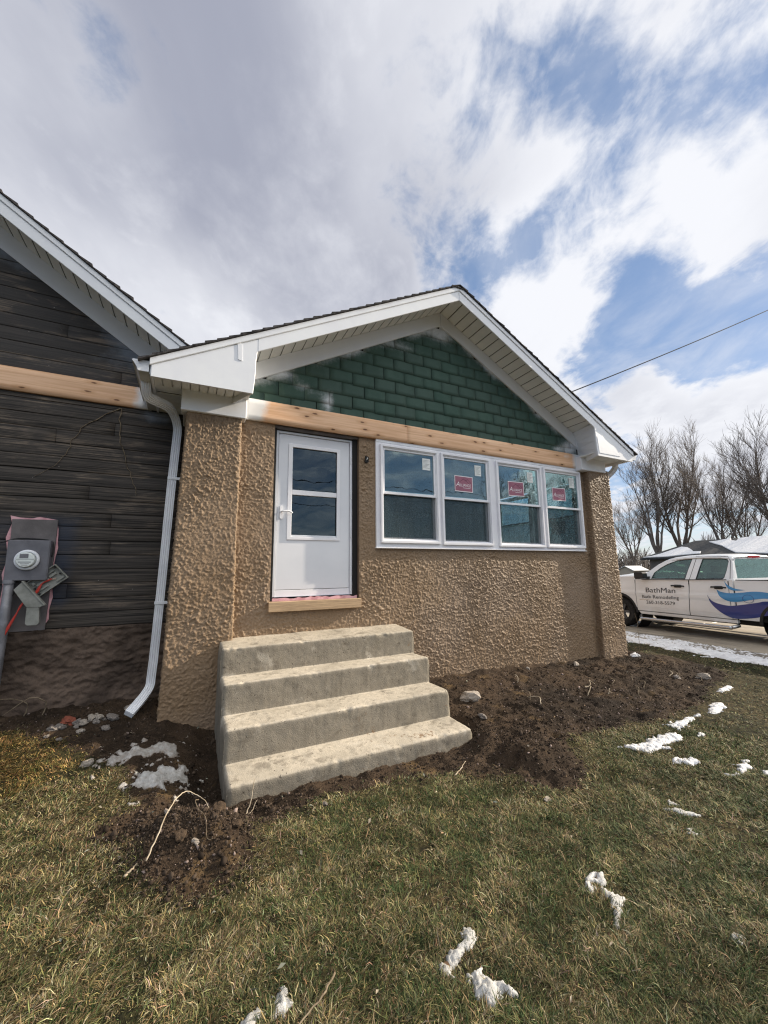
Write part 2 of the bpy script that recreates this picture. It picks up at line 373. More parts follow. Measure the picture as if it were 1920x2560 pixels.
def f_snow(t, b, c0=(.40, .395, .375), c1=(.58, .575, .555)):
    v = co(t); a = t.noise(v, 9, 5, .65)
    di = t.n('ShaderNodeAttribute', attribute_name='dirt').outputs['Fac']
    k = t.mix(t.ss(a, .35, .7), (c0), (c1))
    k = t.mix(t.ss(t.math('ADD', di, t.math('MULTIPLY', t.math('SUBTRACT', t.noise(v, 30, 6, .7), .5), 1.0)), .3, 1.0), k, (.22, .18, .145))
    setc(t, b, k); bump(t, b, t.noise(v, 70, 5, .65), .012, .8)
    b.inputs['Subsurface Weight'].default_value = .0
def f_drive(t, b):
    v = co(t); a = t.noise(v, .7, 6, .6); c = t.noise(v, 60, 4, .6)
    k = t.mix(t.ss(a, .35, .65), (.25, .215, .165), (.36, .31, .24)); k = t.mix(t.math('MULTIPLY', t.ss(c, .5, .7), .3), k, (.18, .155, .12))
    setc(t, b, k); wet = t.ss(t.noise(t.mapping(v, (1.6, .35, 1)), 1.1, 5, .6), .5, .6)
    setc(t, b, t.mix(t.math('MULTIPLY', wet, .6), k, (.075, .066, .055))); setr(t, b, t.math('SUBTRACT', .8, t.math('MULTIPLY', wet, .45))); bump(t, b, c, .006, .6)
def f_bark(t, b):
    v = co(t); n = t.noise(t.mapping(v, (6, 6, 1.2)), 1., 5, .65); setc(t, b, t.mix(t.ss(n, .3, .7), (.12, .10, .088), (.25, .215, .185)))
def f_truckpaint(t, b):
    v = co(t); n = t.noise(v, 1.6, 5, .6); hz = t.n('ShaderNodeSeparateXYZ', i={0: v}).outputs[2]
    grime = t.math('MULTIPLY', t.math('SUBTRACT', 1., t.ss(hz, .35, .95)), t.ss(n, .25, .75))
    setc(t, b, t.mix(t.math('MULTIPLY', grime, .55), (.78, .78, .77), (.44, .39, .32)))

M = {}
M['stucco'] = material('roughcast_stucco', (.3, .2, .13), .55, .4, fn=f_stucco)
M['smooth_stucco'] = material('smooth_stucco', (.2, .14, .09), .7, .3, fn=varied((.17, .115, .075), (.22, .155, .105), 6, bmp=(40, .003)))
M['found'] = material('rough_foundation', (.10, .075, .06), .85, .2, fn=f_found)
M['white'] = material('white_trim', (.8, .8, .8), .38, .5, fn=f_white)
M['vinyl'] = material('vinyl_soffit', (.8, .82, .8), .45, .5, fn=varied((.78, .80, .79), (.84, .85, .83), 3))
M['window_white'] = material('white_vinyl_frame', (.80, .80, .83), .35, .5, fn=varied((.76, .76, .80), (.82, .82, .84), 2))
M['door'] = material('white_door_enamel', (.72, .735, .77), .32, .5, fn=varied((.68, .695, .73), (.76, .77, .80), 1.5, lo=.3, hi=.7))
M['roof'] = material('asphalt_shingle', (.05, .05, .05), .9, .2, fn=varied((.03, .028, .03), (.085, .08, .08), 24, bmp=(140, .004)))
M['green'] = material('green_shingle', (.035, .075, .058), .78, .3, fn=f_green)
M['pine'] = material('raw_pine', (.7, .48, .29), .6, .35, fn=f_pine)
M['cut_wood'] = material('tan_sill_paint', (.42, .29, .17), .6, .4, fn=varied((.36, .25, .15), (.50, .35, .21), 5, stretch=(1, 5, 14), bmp=(20, .002)))
M['siding'] = material('weathered_boards', (.05, .045, .04), .75, .3, fn=f_siding)
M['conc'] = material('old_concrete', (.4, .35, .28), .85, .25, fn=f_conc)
M['soil'] = material('bare_soil', (.06, .04, .03), .95, .15, fn=f_soil)
M['lawn'] = material('lawn_thatch', (.08, .07, .035), .95, .1, fn=f_lawn)
M['blade'] = material('grass_blades', (.1, .12, .05), .7, .2, fn=f_attr('tint'))
M['clod'] = material('soil_clods', (.06, .04, .03), .95, .1, fn=f_attr('tint'))
M['snow'] = material('old_snow', (.86, .86, .87), .6, .3, fn=f_snow)
M['snow_clean'] = material('clean_snow', (.8, .8, .8), .6, .3, fn=lambda t, b: f_snow(t, b, (.62, .62, .63), (.80, .80, .80)))
M['drive'] = material('driveway_concrete', (.3, .26, .2), .8, .3, fn=f_drive)
M['bark'] = material('bark', (.09, .075, .065), .9, .2, fn=f_bark)
M['black'] = material('black_gap', (.012, .011, .011), .7, .3)
M['dark_frame'] = material('dark_metal_frame', (.05, .045, .042), .5, .4)
M['alu'] = material('painted_aluminium', (.74, .76, .80), .3, .5, fn=varied((.68, .70, .74), (.80, .82, .85), 4))
M['gutter_under'] = material('gutter_metal', (.52, .53, .52), .4, .5, fn=varied((.46, .47, .46), (.58, .59, .58), 3))
M['grey_paint'] = material('grey_meter_paint', (.13, .13, .145), .5, .4, fn=varied((.11, .11, .125), (.165, .165, .185), 5))
M['grey_board'] = material('grey_backing_board', (.14, .125, .125), .75, .3, fn=varied((.115, .105, .105), (.165, .15, .15), 4, bmp=(30, .003)))
M['grey_plastic'] = material('weathered_grey_plastic', (.23, .235, .215), .55, .4, fn=varied((.18, .185, .165), (.28, .285, .26), 9))
M['steel'] = material('conduit_steel', (.20, .20, .215), .45, .5, metal=.3, fn=varied((.15, .15, .16), (.25, .25, .27), 7))
M['pink'] = material('pink_foam', (.62, .33, .36), .8, .2, fn=varied((.52, .26, .29), (.70, .42, .45), 14))
M['red'] = material('red_wire_jacket', (.42, .035, .022), .45, .5)
M['cable'] = material('black_cable_jacket', (.014, .014, .015), .5, .4)
M['copper'] = material('bare_copper', (.45, .36, .3), .35, .5, metal=.7)
M['root'] = material('pale_root', (.42, .35, .25), .8, .2, fn=varied((.34, .27, .18), (.50, .43, .33), 20))
M['twig'] = material('dry_twig', (.17, .13, .09), .85, .2, fn=varied((.10, .075, .05), (.24, .19, .13), 20))
M['stone'] = material('field_stone', (.2, .17, .15), .85, .3, fn=varied((.13, .115, .105), (.30, .265, .235), 8, bmp=(40, .006)))
M['pale_stone'] = material('pale_stone', (.4, .35, .29), .85, .3, fn=varied((.30, .25, .20), (.48, .43, .37), 10, bmp=(40, .006)))
M['clay_lump'] = material('clay_lump', (.09, .06, .04), .95, .15, fn=varied((.06, .042, .028), (.15, .105, .07), 9, bmp=(45, .006)))
M['brick'] = material('brick_fragment', (.25, .07, .04), .85, .2, fn=varied((.17, .05, .032), (.30, .095, .06), 12, bmp=(50, .004)))
M['room'] = material('room_wall', (.13, .16, .18), .8, .2, fn=varied((.11, .14, .165), (.155, .19, .21), 1.4))
M['room_floor'] = material('room_floor', (.12, .10, .085), .7, .2, fn=varied((.09, .075, .06), (.15, .125, .10), 3))
M['sticker'] = material('mauve_sticker', (.36, .105, .17), .5, .4, fn=varied((.27, .095, .145), (.33, .13, .18), 5))
M['paper'] = material('paper_white', (.72, .76, .74), .6, .3, fn=varied((.68, .73, .71), (.78, .80, .78), 6))
M['print_white'] = material('white_print', (.80, .76, .78), .5, .3)
M['print_dark'] = material('mauve_print', (.15, .05, .08), .5, .3)
M['truck'] = material('truck_paint', (.76, .76, .75), .28, .5, fn=f_truckpaint, coat=.6)
M['letter'] = material('dark_lettering', (.045, .04, .042), .5, .4)
M['wave_light'] = material('light_blue_vinyl', (.045, .26, .52), .35, .5, coat=.4)
M['wave_dark'] = material('navy_vinyl', (.022, .04, .19), .35, .5, coat=.4)
M['plastic_black'] = material('black_plastic', (.018, .018, .019), .5, .4)
M['tyre'] = material('tyre_rubber', (.018, .018, .018), .85, .2, fn=varied((.012, .012, .012), (.035, .033, .03), 12))
M['rim'] = material('dusty_rim', (.09, .09, .09), .5, .5, metal=.4)
M['bar'] = material('chrome_bar', (.5, .5, .5), .25, .5, metal=.9)
M['lamp_red'] = material('red_lamp_lens', (.40, .012, .018), .25, .5)
M['seat'] = material('seat_cloth', (.03, .03, .032), .9, .2)
M['far_wall'] = material('neighbour_wall', (.20, .18, .155), .8, .2, fn=varied((.17, .15, .13), (.24, .21, .185), 2))
M['far_roof'] = material('neighbour_roof', (.05, .052, .054), .9, .2, fn=varied((.04, .042, .044), (.07, .07, .07), 6))
M['shed'] = material('outbuilding_wall', (.50, .43, .33), .8, .2)
def glass(name, refl, tint, rough=.0):
    m = bpy.data.materials.new(name); m.use_nodes = True; t = NT(m.node_tree)
    tr = t.n('ShaderNodeBsdfTransparent', i={0: (*tint, 1)}); gl = t.n('ShaderNodeBsdfGlossy', i={0: (.86, .98, .98, 1), 1: rough})
    lw = t.n('ShaderNodeLayerWeight', i={0: .25}); f = t.math('ADD', t.math('MULTIPLY', lw.outputs['Fresnel'], .8), refl, clamp=True)
    v = co(t); bp = t.n('ShaderNodeBump', i={'Height': t.noise(v, 2.2, 2, .5), 'Distance': .004, 'Strength': .5}); t.t.links.new(bp.outputs[0], gl.inputs['Normal'])
    s = t.n('ShaderNodeMixShader', i={0: f, 1: tr.outputs[0], 2: gl.outputs[0]}); t.n('ShaderNodeOutputMaterial', i={0: s.outputs[0]}); return m
M['glass'] = glass('window_glass', .085, (.76, .88, .90)); M['door_glass'] = glass('door_glass', .055, (.35, .42, .5)); M['car_glass'] = glass('car_glass', .06, (.64, .77, .72))
def f_screen():
    m = bpy.data.materials.new('insect_screen'); m.use_nodes = True; t = NT(m.node_tree)
    tr = t.n('ShaderNodeBsdfTransparent'); df = t.n('ShaderNodeBsdfDiffuse', i={0: (.075, .10, .11, 1)})
    v = co(t); wv = t.noise(t.mapping(v, (14, 1, .7)), 1.6, 5, .6); f = t.math('ADD', .16, t.math('MULTIPLY', wv, .42))
    s = t.n('ShaderNodeMixShader', i={0: f, 1: tr.outputs[0], 2: df.outputs[0]}); t.n('ShaderNodeOutputMaterial', i={0: s.outputs[0]}); return m
M['screen'] = f_screen()

# ------------------------------------------------------------------ ground
def poly_sd(x, y, poly):
    """signed distance, positive inside"""
    x = np.asarray(x, float); y = np.asarray(y, float); best = np.full(x.shape, 1e9); ins = np.zeros(x.shape, bool); n = len(poly)
    for i in range(n):
        (ax, ay), (bx, by) = poly[i], poly[(i+1) % n]
        dx, dy = bx-ax, by-ay; t = np.clip(((x-ax)*dx+(y-ay)*dy)/(dx*dx+dy*dy+1e-12), 0, 1)
        best = np.minimum(best, np.hypot(x-ax-t*dx, y-ay-t*dy))
        c = ((ay > y) != (by > y)); c &= x < (bx-ax)*(y-ay)/((by-ay) if by != ay else 1e-9)+ax; ins ^= c
    return np.where(ins, best, -best)
SOIL = [
    [(-9, .62), (-9, .25), (-2.6, .3), (-1.85, .2), (-1.6, .12), (-1.17, -.34), (-1.02, -.46), (-.72, -.66), (-.64, -1.02), (-.55, -1.25), (-.80, -1.40), (-.84, -1.50),
     (-.62, -1.72), (-.52, -2.0), (-.40, -2.20), (-.22, -2.33), (0, -2.29), (.13, -2.12), (.13, -1.95), (.33, -1.80), (.62, -1.76), (1.28, -1.78), (1.70, -1.90),
     (2.0, -2.12), (2.10, -2.40), (2.40, -2.52), (2.70, -2.36), (2.82, -2.10), (3.25, -1.92), (4.04, -1.96), (4.5, -2.02), (5.2, -1.94), (5.9, -1.72), (6.5, -1.56), (7.2, -1.5),
     (7.5, -1.1), (7.55, -.5), (7.35, 0.0), (7.2, .6), (7.2, 3), (6.0, 3), (6, .62)]]
def soil_mask(x, y):
    dd = np.max([poly_sd(x, y, q) for q in SOIL], axis=0)
    return dd+.075*fbm(x*3.1, y*3.1, 2.2, 4)+.03*perlin(x*15, y*15, 1.)
def gbase(x, y):
    x = np.asarray(x, float); y = np.asarray(y, float)
    z = -.215+.022*fbm(x*.55, y*.55, 4.4, 3)*sstep(14-np.hypot(x, y), 0, 6)
    z = z+sstep(y, -1.25, .6)*sstep(-x, -.15, .55)*.29
    z = z+sstep(y, -1.15, -.02)*sstep(x, 2.0, 2.7)*(.155-.10*sstep(x, 3.2, 6.6))*sstep(9-x, 0, 2.2)
    return z
BUMPS = [(-.27, -1.88, .30, .30, .17), (-.02, -2.02, .20, .18, .07), (-.60, -1.62, .28, .16, .03), (-.13, -.95, .20, .42, -.15), (-.30, -.42, .35, .25, -.03), (.10, -1.70, .16, .08, -.03),
         (2.42, -2.08, .34, .24, .18), (2.75, -1.72, .42, .20, .12), (2.28, -1.62, .14, .12, .08), (2.36, -1.05, .15, .30, -.12), (2.95, -2.02, .16, .14, .07), (3.5, -1.15, .5, .16, .05), (2.12, -1.92, .10, .09, -.05),
         (2.62, -1.45, .12, .10, -.07), (2.90, -1.88, .08, .06, -.09), (2.16, -2.10, .08, .07, -.08), (4.7, -1.35, .9, .12, .05), (5.9, -1.0, .8, .2, .05), (4.3, -.75, .6, .2, -.035)]
def ground(x, y, s=None):
    z = gbase(x, y)
    if s is None: s = soil_mask(x, y)
    k = sstep(s, -.03, .07)
    for cx, cy, rx, ry, h in BUMPS: z = z+h*np.exp(-((x-cx)/rx)**2-((y-cy)/ry)**2)
    cl = fbm(x*7.5, y*7.5, .7, 5, .58); rg = 1-np.abs(perlin(x*4.2+3, y*4.2, 9.))*2
    z = z+k*(.027*cl+.016*rg-.012)+(1-k)*.010*fbm(x*9, y*9, 3.3, 3)
    return z
def g1(x, y): return float(ground(np.array([x]), np.array([y]))[0])
def spread(a, b, st, far, ratio=1.22):
    c = list(np.arange(a, b+1e-6, st)); lo, s = a, st
    while lo > -far: s *= ratio; lo -= s; c.insert(0, lo)
    hi, s = b, st
    while hi < far: s *= ratio; hi += s; c.append(hi)
    return np.array(c)
gx = spread(-3.6, 8.6, .0235, 900); gy = spread(-4.4, 1.4, .0235, 900)
GX, GY = np.meshgrid(gx, gy); near = (np.abs(GX) < 30) & (np.abs(GY) < 30)
S = np.full(GX.shape, -5.); S[near] = soil_mask(GX[near], GY[near])
GZ = np.full(GX.shape, -.215); GZ[near] = ground(GX[near], GY[near], S[near])
fade = sstep(np.hypot(GX, GY), 12, 25); GZ = GZ*(1-fade)-.215*fade
GZ = GZ-.11*sstep(GX, 8.4, 9.2)*sstep(40-np.hypot(GX, GY), 0, 5)*(1-fade)      # dips below the driveway slab
GX = GX+np.where(S > -.2, .006*perlin(GX*40, GY*40, 5.), 0)
nx = len(gx); idx = np.arange(GX.size).reshape(GX.shape)
Q = np.stack([idx[:-1, :-1], idx[:-1, 1:], idx[1:, 1:], idx[1:, :-1]], -1).reshape(-1, 4)
sf = S.ravel()[Q].mean(1) > 0
V = np.stack([GX.ravel(), GY.ravel(), GZ.ravel()], 1)
soil_dark = np.clip(sstep(fbm(GX.ravel()*.9, GY.ravel()*1.6, 6.6, 4), .05, .6)*sstep(GX.ravel(), 2.4, 4.5)*1.0, 0, 1)
soil_dark = np.maximum(soil_dark, sstep(V[:, 0], 4.6, 6.2)*.5*sstep(-np.abs(V[:, 1]+1.2), -.7, -.2))  # darker soil in patches and a band towards the right
for nm, q, mt in (('lawn', Q[~sf], M['lawn']), ('bare_soil', Q[sf], M['soil'])):
    u, inv = np.unique(q, return_inverse=True)
    link(nm, np_mesh(nm, V[u], [inv.reshape(-1, 4)], [mt], smooth=True, attrs={'soil_dark': soil_dark[u]}), kind='structure')

# driveway slab beside the house (runs with the parked truck)
HD = -1.667; T_R = Vector((math.cos(HD), math.sin(HD), 0)); T_N = Vector((-math.sin(HD), math.cos(HD), 0)); T_O = Vector((10.50, 2.36, -.185))
def tk(u, v, h): q = T_O+T_R*u+T_N*v; return (q.x, q.y, q.z+h)
mb = MB()
for k, (u0, u1) in enumerate([(-16, -9), (-8.985, -4.2), (-4.185, .6), (.615, 5.4), (5.415, 10.2), (10.215, 16)]):
    mb.prism([(u0, -1.35), (u1, -1.35), (u1, 3.6), (u0, 3.6)], lambda a, b: tk(a, b, .0), lambda a, b: tk(a, b, -.12))
mb.build('driveway', M['drive'], bevel=.006, kind='structure')

# ------------------------------------------------------------------ house
house = thing('house', 'brown roughcast house with green shingled gable, white trim and a dark boarded side wing', 'house', (0, 0, 0))
# --- roughcast walls: a displaced sheet carried along the plan outline
PILS = .12
path = [(-.50, .60), (-.50, -PILS), (.12, -PILS), (.12, 0), (6.20, 0), (6.20, -PILS), (6.82, -PILS), (6.82, 6.0)]
PP = [np.array(q) for q in path]; samples = []; seglen = [np.linalg.norm(PP[i+1]-PP[i]) for i in range(len(PP)-1)]
STEP = [.02, .0085, .0085, .0085, .0085, .0085, .06]
pts = []; own = []
for i in range(len(PP)-1):
    n = max(2, int(seglen[i]/STEP[i]))
    for k in range(n): pts.append(PP[i]+(PP[i+1]-PP[i])*k/n); own.append(i)
pts.append(PP[-1]); own.append(len(PP)-2)
pts = np.array(pts); own = np.array(own)
sm = pts.copy()                                                   # round the corners
for it in range(3):
    t2 = sm.copy(); t2[1:-1] = (sm[:-2]+2*sm[1:-1]+sm[2:])/4; sm = t2
tan = np.gradient(sm, axis=0); nrm = np.stack([tan[:, 1], -tan[:, 0]], 1); nrm /= np.linalg.norm(nrm, axis=1)[:, None]
for it in range(4):
    t2 = nrm.copy(); t2[1:-1] = (nrm[:-2]+2*nrm[1:-1]+nrm[2:])/4; nrm = t2/np.linalg.norm(t2, axis=1)[:, None]
sl = np.concatenate([[0], np.cumsum(np.linalg.norm(np.diff(pts, axis=0), axis=1))])
zz = np.arange(-.25, 3.245, .0085)
SS, ZZ = np.meshgrid(sl, zz)
def roughcast(s, z):
    wx = .025*perlin(s*7, z*7, 1.5); wz = .025*perlin(s*7, z*7, 8.5)
    a = perlin((s+wx)*21, (z+wz)*19, 2.2); b = perlin((s+wx)*43, (z+wz)*39, 5.1); c = perlin((s+wx)*85, (z+wz)*80, 7.7)
    big = fbm(s*1.3, z*1.3, 3.1, 3)
    amp = np.clip(.85+.5*big, .45, 1.3)
    h = (np.maximum(a, -.06)*.55+np.maximum(b, -.05)*.85+np.maximum(c, -.2)*.42)*amp
    return h*.0195+.006*big
HH = roughcast(SS, ZZ)
# smoother render beside the openings and under the trim
XX = np.broadcast_to(sm[:, 0], SS.shape); YY = np.broadcast_to(sm[:, 1], SS.shape)
def rect_d(x, z, x0, x1, z0, z1): return np.hypot(np.maximum(np.maximum(x0-x, x-x1), 0), np.maximum(np.maximum(z0-z, z-z1), 0))
DOOR = (.525, 1.655, 1.07, 3.4); WIN = (1.895, 6.06, 1.725, 3.4)
calm = np.minimum(1, .35+rect_d(XX, ZZ, *WIN)/.10)*np.minimum(1, .3+rect_d(XX, ZZ, *DOOR)/.06)*np.minimum(1, .3+(3.26-ZZ)/.2)
HH = HH*np.where(own == 6, 1, calm)+.035*sstep(.25-ZZ, 0, .6)*0
LEAN = (1.5-ZZ)*(.022*sstep(XX, 6.5, 6.8)-.028*sstep(-XX, .05, .45))      # the piers are battered
V = np.stack([XX+LEAN+nrm[None, :, 0]*HH, YY+nrm[None, :, 1]*HH, ZZ], -1).reshape(-1, 3)
idx = np.arange(SS.size).reshape(SS.shape)
Q = np.stack([idx[:-1, :-1], idx[:-1, 1:], idx[1:, 1:], idx[1:, :-1]], -1).reshape(-1, 4)
cx = (XX[:-1, :-1]+XX[1:, 1:]).ravel()/2; cz = (ZZ[:-1, :-1]+ZZ[1:, 1:]).ravel()/2; cs = np.broadcast_to(own[:-1], (len(zz)-1, len(sl)-1)).ravel()
cyy = (YY[:-1, :-1]+YY[1:, 1:]).ravel()/2
def inside(r): return (cx > r[0]) & (cx < r[1]) & (cz > r[2]) & (cz < r[3])
SIDEWIN = (.55, 2.95, 1.72, 3.19)
hole = (cs == 3) & (inside(DOOR) | inside(WIN)); hole |= (cs == 6) & (cyy > SIDEWIN[0]) & (cyy < SIDEWIN[1]) & (cz > SIDEWIN[2]) & (cz < SIDEWIN[3])
for nm, sel in (('pilaster', cs <= 2), ('wall', (cs == 3)), ('pilaster', (cs == 4) | (cs == 5)), ('side_wall', cs == 6)):
    q = Q[sel & ~hole]; u, inv = np.unique(q, return_inverse=True)
    link(nm, np_mesh(nm, V[u], [inv.reshape(-1, 4)], [M['stucco']], smooth=True), house)
# reveals of the openings
MB().box(1.655, 1.665, .012, .20, 1.07, 3.235).build('door_reveal', M['smooth_stucco'], house); MB().box(.512, .524, .012, .20, 1.07, 3.235).build('door_reveal', M['smooth_stucco'], house)
MB().box(.526, 1.654, .02, .20, 3.205, 3.236).build('door_head', M['grey_board'], house)
mb = MB()                                                        # timber core of the walls round the openings
for a in ((.1, .512, .02, .16, -.4, 3.45), (1.666, 1.893, .02, .16, -.4, 3.45), (6.062, 6.7, .02, .16, -.4, 3.45), (.512, 1.666, .02, .16, -.4, 1.045), (1.893, 6.062, .02, .16, -.4, 1.72),
          (-.42, .1, -.05, .16, -.4, 3.45), (.512, 6.062, .03, .16, 3.24, 3.45)): mb.box(*a)
mb.build('wall_core', M['smooth_stucco'], house)
# hidden body of the porch block
mb = MB()
mb.box(6.66, 6.78, .17, SIDEWIN[0], -.4, 3.4).box(6.66, 6.78, SIDEWIN[1], 6, -.4, 3.4).box(6.66, 6.78, SIDEWIN[0], SIDEWIN[1], -.4, SIDEWIN[2]).box(6.66, 6.78, SIDEWIN[0], SIDEWIN[1], SIDEWIN[3], 3.4)
mb.box(-.46, 6.66, 5.9, 6.0, -.4, 3.4).build('outer_shell', M['smooth_stucco'], house)
# --- room behind the glass
mb = MB()
mb.box(-.40, -.38, .17, 4.6, .9, 3.3).box(-.38, 6.64, 4.58, 4.6, .9, 3.3)
mb.box(6.64, 6.655, .17, SIDEWIN[0], .9, 3.3).box(6.64, 6.655, SIDEWIN[1], 4.58, .9, 3.3).box(6.64, 6.655, SIDEWIN[0], SIDEWIN[1], .9, SIDEWIN[2]).box(6.64, 6.655, SIDEWIN[0], SIDEWIN[1], SIDEWIN[3], 3.3)
mb.box(-.40, 6.66, .17, 4.6, 3.3, 3.33)
mb.box(2.55, 2.62, 1.2, 4.58, .9, 3.3).build('room_wall', M['room'], house)
MB().box(-.40, 6.66, .17, 4.6, .87, .9).build('room_floor', M['room_floor'], house)

# --- roof of the porch block and its trim
XM, ZP, KK, OV, XE, XF = 3.0625, 5.6165, .5405, .524, -.80, 6.925
def T(x): return ZP-KK*abs(x-XM)
def slope_band(mb, xa, xb, top, bot, y0, y1):
    """band that follows the rake between xa and xb; top/bot = vertical offsets from T"""
    return mb.xz([(xa, T(xa)-top), (xb, T(xb)-top), (xb, T(xb)-bot), (xa, T(xa)-bot)], y0, y1)
for sgn in (-1, 1):
    xe = XM+sgn*3.8625; ca = XM+sgn*2.84
    mb = MB()
    slope_band(mb, XM, xe, .0, .072, -OV-.014, -OV+.02); mb.build('drip_trim', M['white'], house, bevel=.004)
    mb = MB(); xs = XM+sgn*.002
    slope_band(mb, xs, ca, .0725, .225, -OV, -OV+.022); mb.build('rake_fascia', M['white'], house, bevel=.004)
    # grooved vinyl soffit between fascia and frieze
    mb = MB(); n = 22; L = abs(ca-XM)+.22
    for k in range(n):
        a = XM+sgn*(L*k/n+.008); b = XM+sgn*(L*(k+1)/n-.008); c = XM+sgn*(L*(k+1)/n+.008)
        mb.prism([(a, T(a)-.112), (b, T(b)-.112), (b, T(b)-.104), (a, T(a)-.104)], lambda u, v: (u, -OV+.023, v), lambda u, v: (u, -.0, v))
        if k < n-1: mb.prism([(b, T(b)-.090), (c, T(c)-.090), (c, T(c)-.086), (b, T(b)-.086)], lambda u, v: (u, -OV+.023, v), lambda u, v: (u, -.0, v))
    mb.build('soffit', M['vinyl'], house)
    mb = MB(); slope_band(mb, xs, XM+sgn*3.06, .114, .345, -.032, -.001); mb.build('frieze_board', M['white'], house, bevel=.004)
    # boxed eave return
    def X(x): return x if sgn < 0 else 2*XM-x
    edge_ = [(.185, 3.352), (.197, 3.48), (.205, 3.62), (.206, 3.74), (.216, 3.84), (.238, 3.93)]
    fr = [(-.785, 3.345)]+edge_+[(.24, T(.24)-.074), (-.785, T(-.785)-.074)]
    MB().prism(fr, lambda u, w: (X(u), -OV+.002, w), lambda u, w: (X(u), -OV+.024, w)).build('eave_return', M['white'], house, bevel=.005)
    def bk(u, w): return (X(u-(.10+.14*(3.95-w)/.6)), .0, w)
    MB().prism(edge_+[(q[0]-.02, q[1]) for q in edge_[::-1]], lambda u, w: (X(u), -OV+.025, w), bk).build('return_cheek', M['white'], house, bevel=.003)
    MB().prism([(-.775, 3.445), (.10, 3.445), (.10, T(.24)-.13), (-.775, T(-.775)-.03)], lambda u, w: (X(u), -OV+.03, w), lambda u, w: (X(u-.08*(u > 0)), -.002, w)).build('return_core', M['vinyl'], house)
    if sgn < 0:
        MB().xz([(.0, 3.92), (.05, 3.90), (.06, 3.70), (.015, 3.71), (.012, 3.80)], -OV-.004, -OV+.001).build('patch_flashing', M['white'], house, bevel=.002)
    else:
        MB().xz([(X(a), b) for a, b in [(.15, 3.40), (.18, 3.70), (.10, 3.72), (-.05, 3.66), (-.25, 3.53), (-.42, 3.40)]], -OV-.004, -OV+.001).build('patch_flashing', M['white'], house, bevel=.003)
    mb = MB()
    for k in range(11):
        a, b = X(-.78+k*.088), X(-.78+k*.088+.078)
        mb.box(min(a, b), max(a, b), -OV+.03, -.166, 3.418, 3.432)
    a, b = sorted((X(-.775), X(-.517))); mb.box(a, b, -.1655, -.002, 3.418, 3.432)
    mb.build('return_soffit', M['vinyl'], house)
    mb = MB(); a, b = sorted((X(-.515), X(.165))); mb.box(a, b, -.165, .0, 3.19, 3.44); mb.build('pilaster_cap', M['white'], house, bevel=.005)
    # eave along the side: soffit, fascia
    mb = MB()
    for k in range(9):
        y0 = .0+k*.115; a, b = sorted((X(-.775), X(-.50))); mb.box(a, b, y0+.003, y0+.112, 3.402, 3.412)
    if sgn > 0: mb.box(6.62, 6.90, 1.04, 6, 3.402, 3.412)
    mb.build('eave_soffit', M['vinyl'], house)
    a, b = sorted((X(-.797), X(-.776))); MB().box(a, b, -OV+.03, .56 if sgn < 0 else 6, 3.375, 3.515).build('eave_fascia', M['white'], house, bevel=.003)
    a, b = sorted((X(-.50), X(-.46))); MB().box(a, b, .0, .56 if sgn < 0 else 6, 3.24, 3.40).build('side_frieze', M['vinyl'], house, bevel=.003)
    # shingle courses
    mb = MB(); rng = random.Random(4+sgn); n = 34; xr = XM+sgn*3.93
    for k in range(n):
        u0, u1 = k/n, (k+1)/n; xa = XM+(xr-XM)*u0; xb = XM+(xr-XM)*u1
        lift = .004+rng.random()*.006
        mb.prism([(xa, T(xa)+.004), (xb+sgn*.03, T(xb+sgn*.03)+.004), (xb+sgn*.03, T(xb+sgn*.03)+.026+lift), (xa, T(xa)+.012)], lambda u, v: (u, -OV-.028-rng.random()*.012, v), lambda u, v: (u, 6.2, v))
    mb.build('roof_slope', M['roof'], house)
mb = MB()
for k in range(24): mb.box(XM-.14, XM+.14, -OV-.03+k*.28, -OV-.03+k*.28+.30, 0, .012, Matrix.Translation((0, 0, 0)))
mb.v = [(x, y, z+T(x)+.030+.004*((i//8) % 2)) for i, (x, y, z) in enumerate(mb.v)]
mb.build('ridge_shingles', M['roof'], house)
# attic closure behind the shingles
MB().xz([(.15, 3.45), (5.97, 3.45), (XM, T(XM)-.12)], .015, .05).build('gable_sheathing', M['black'], house)

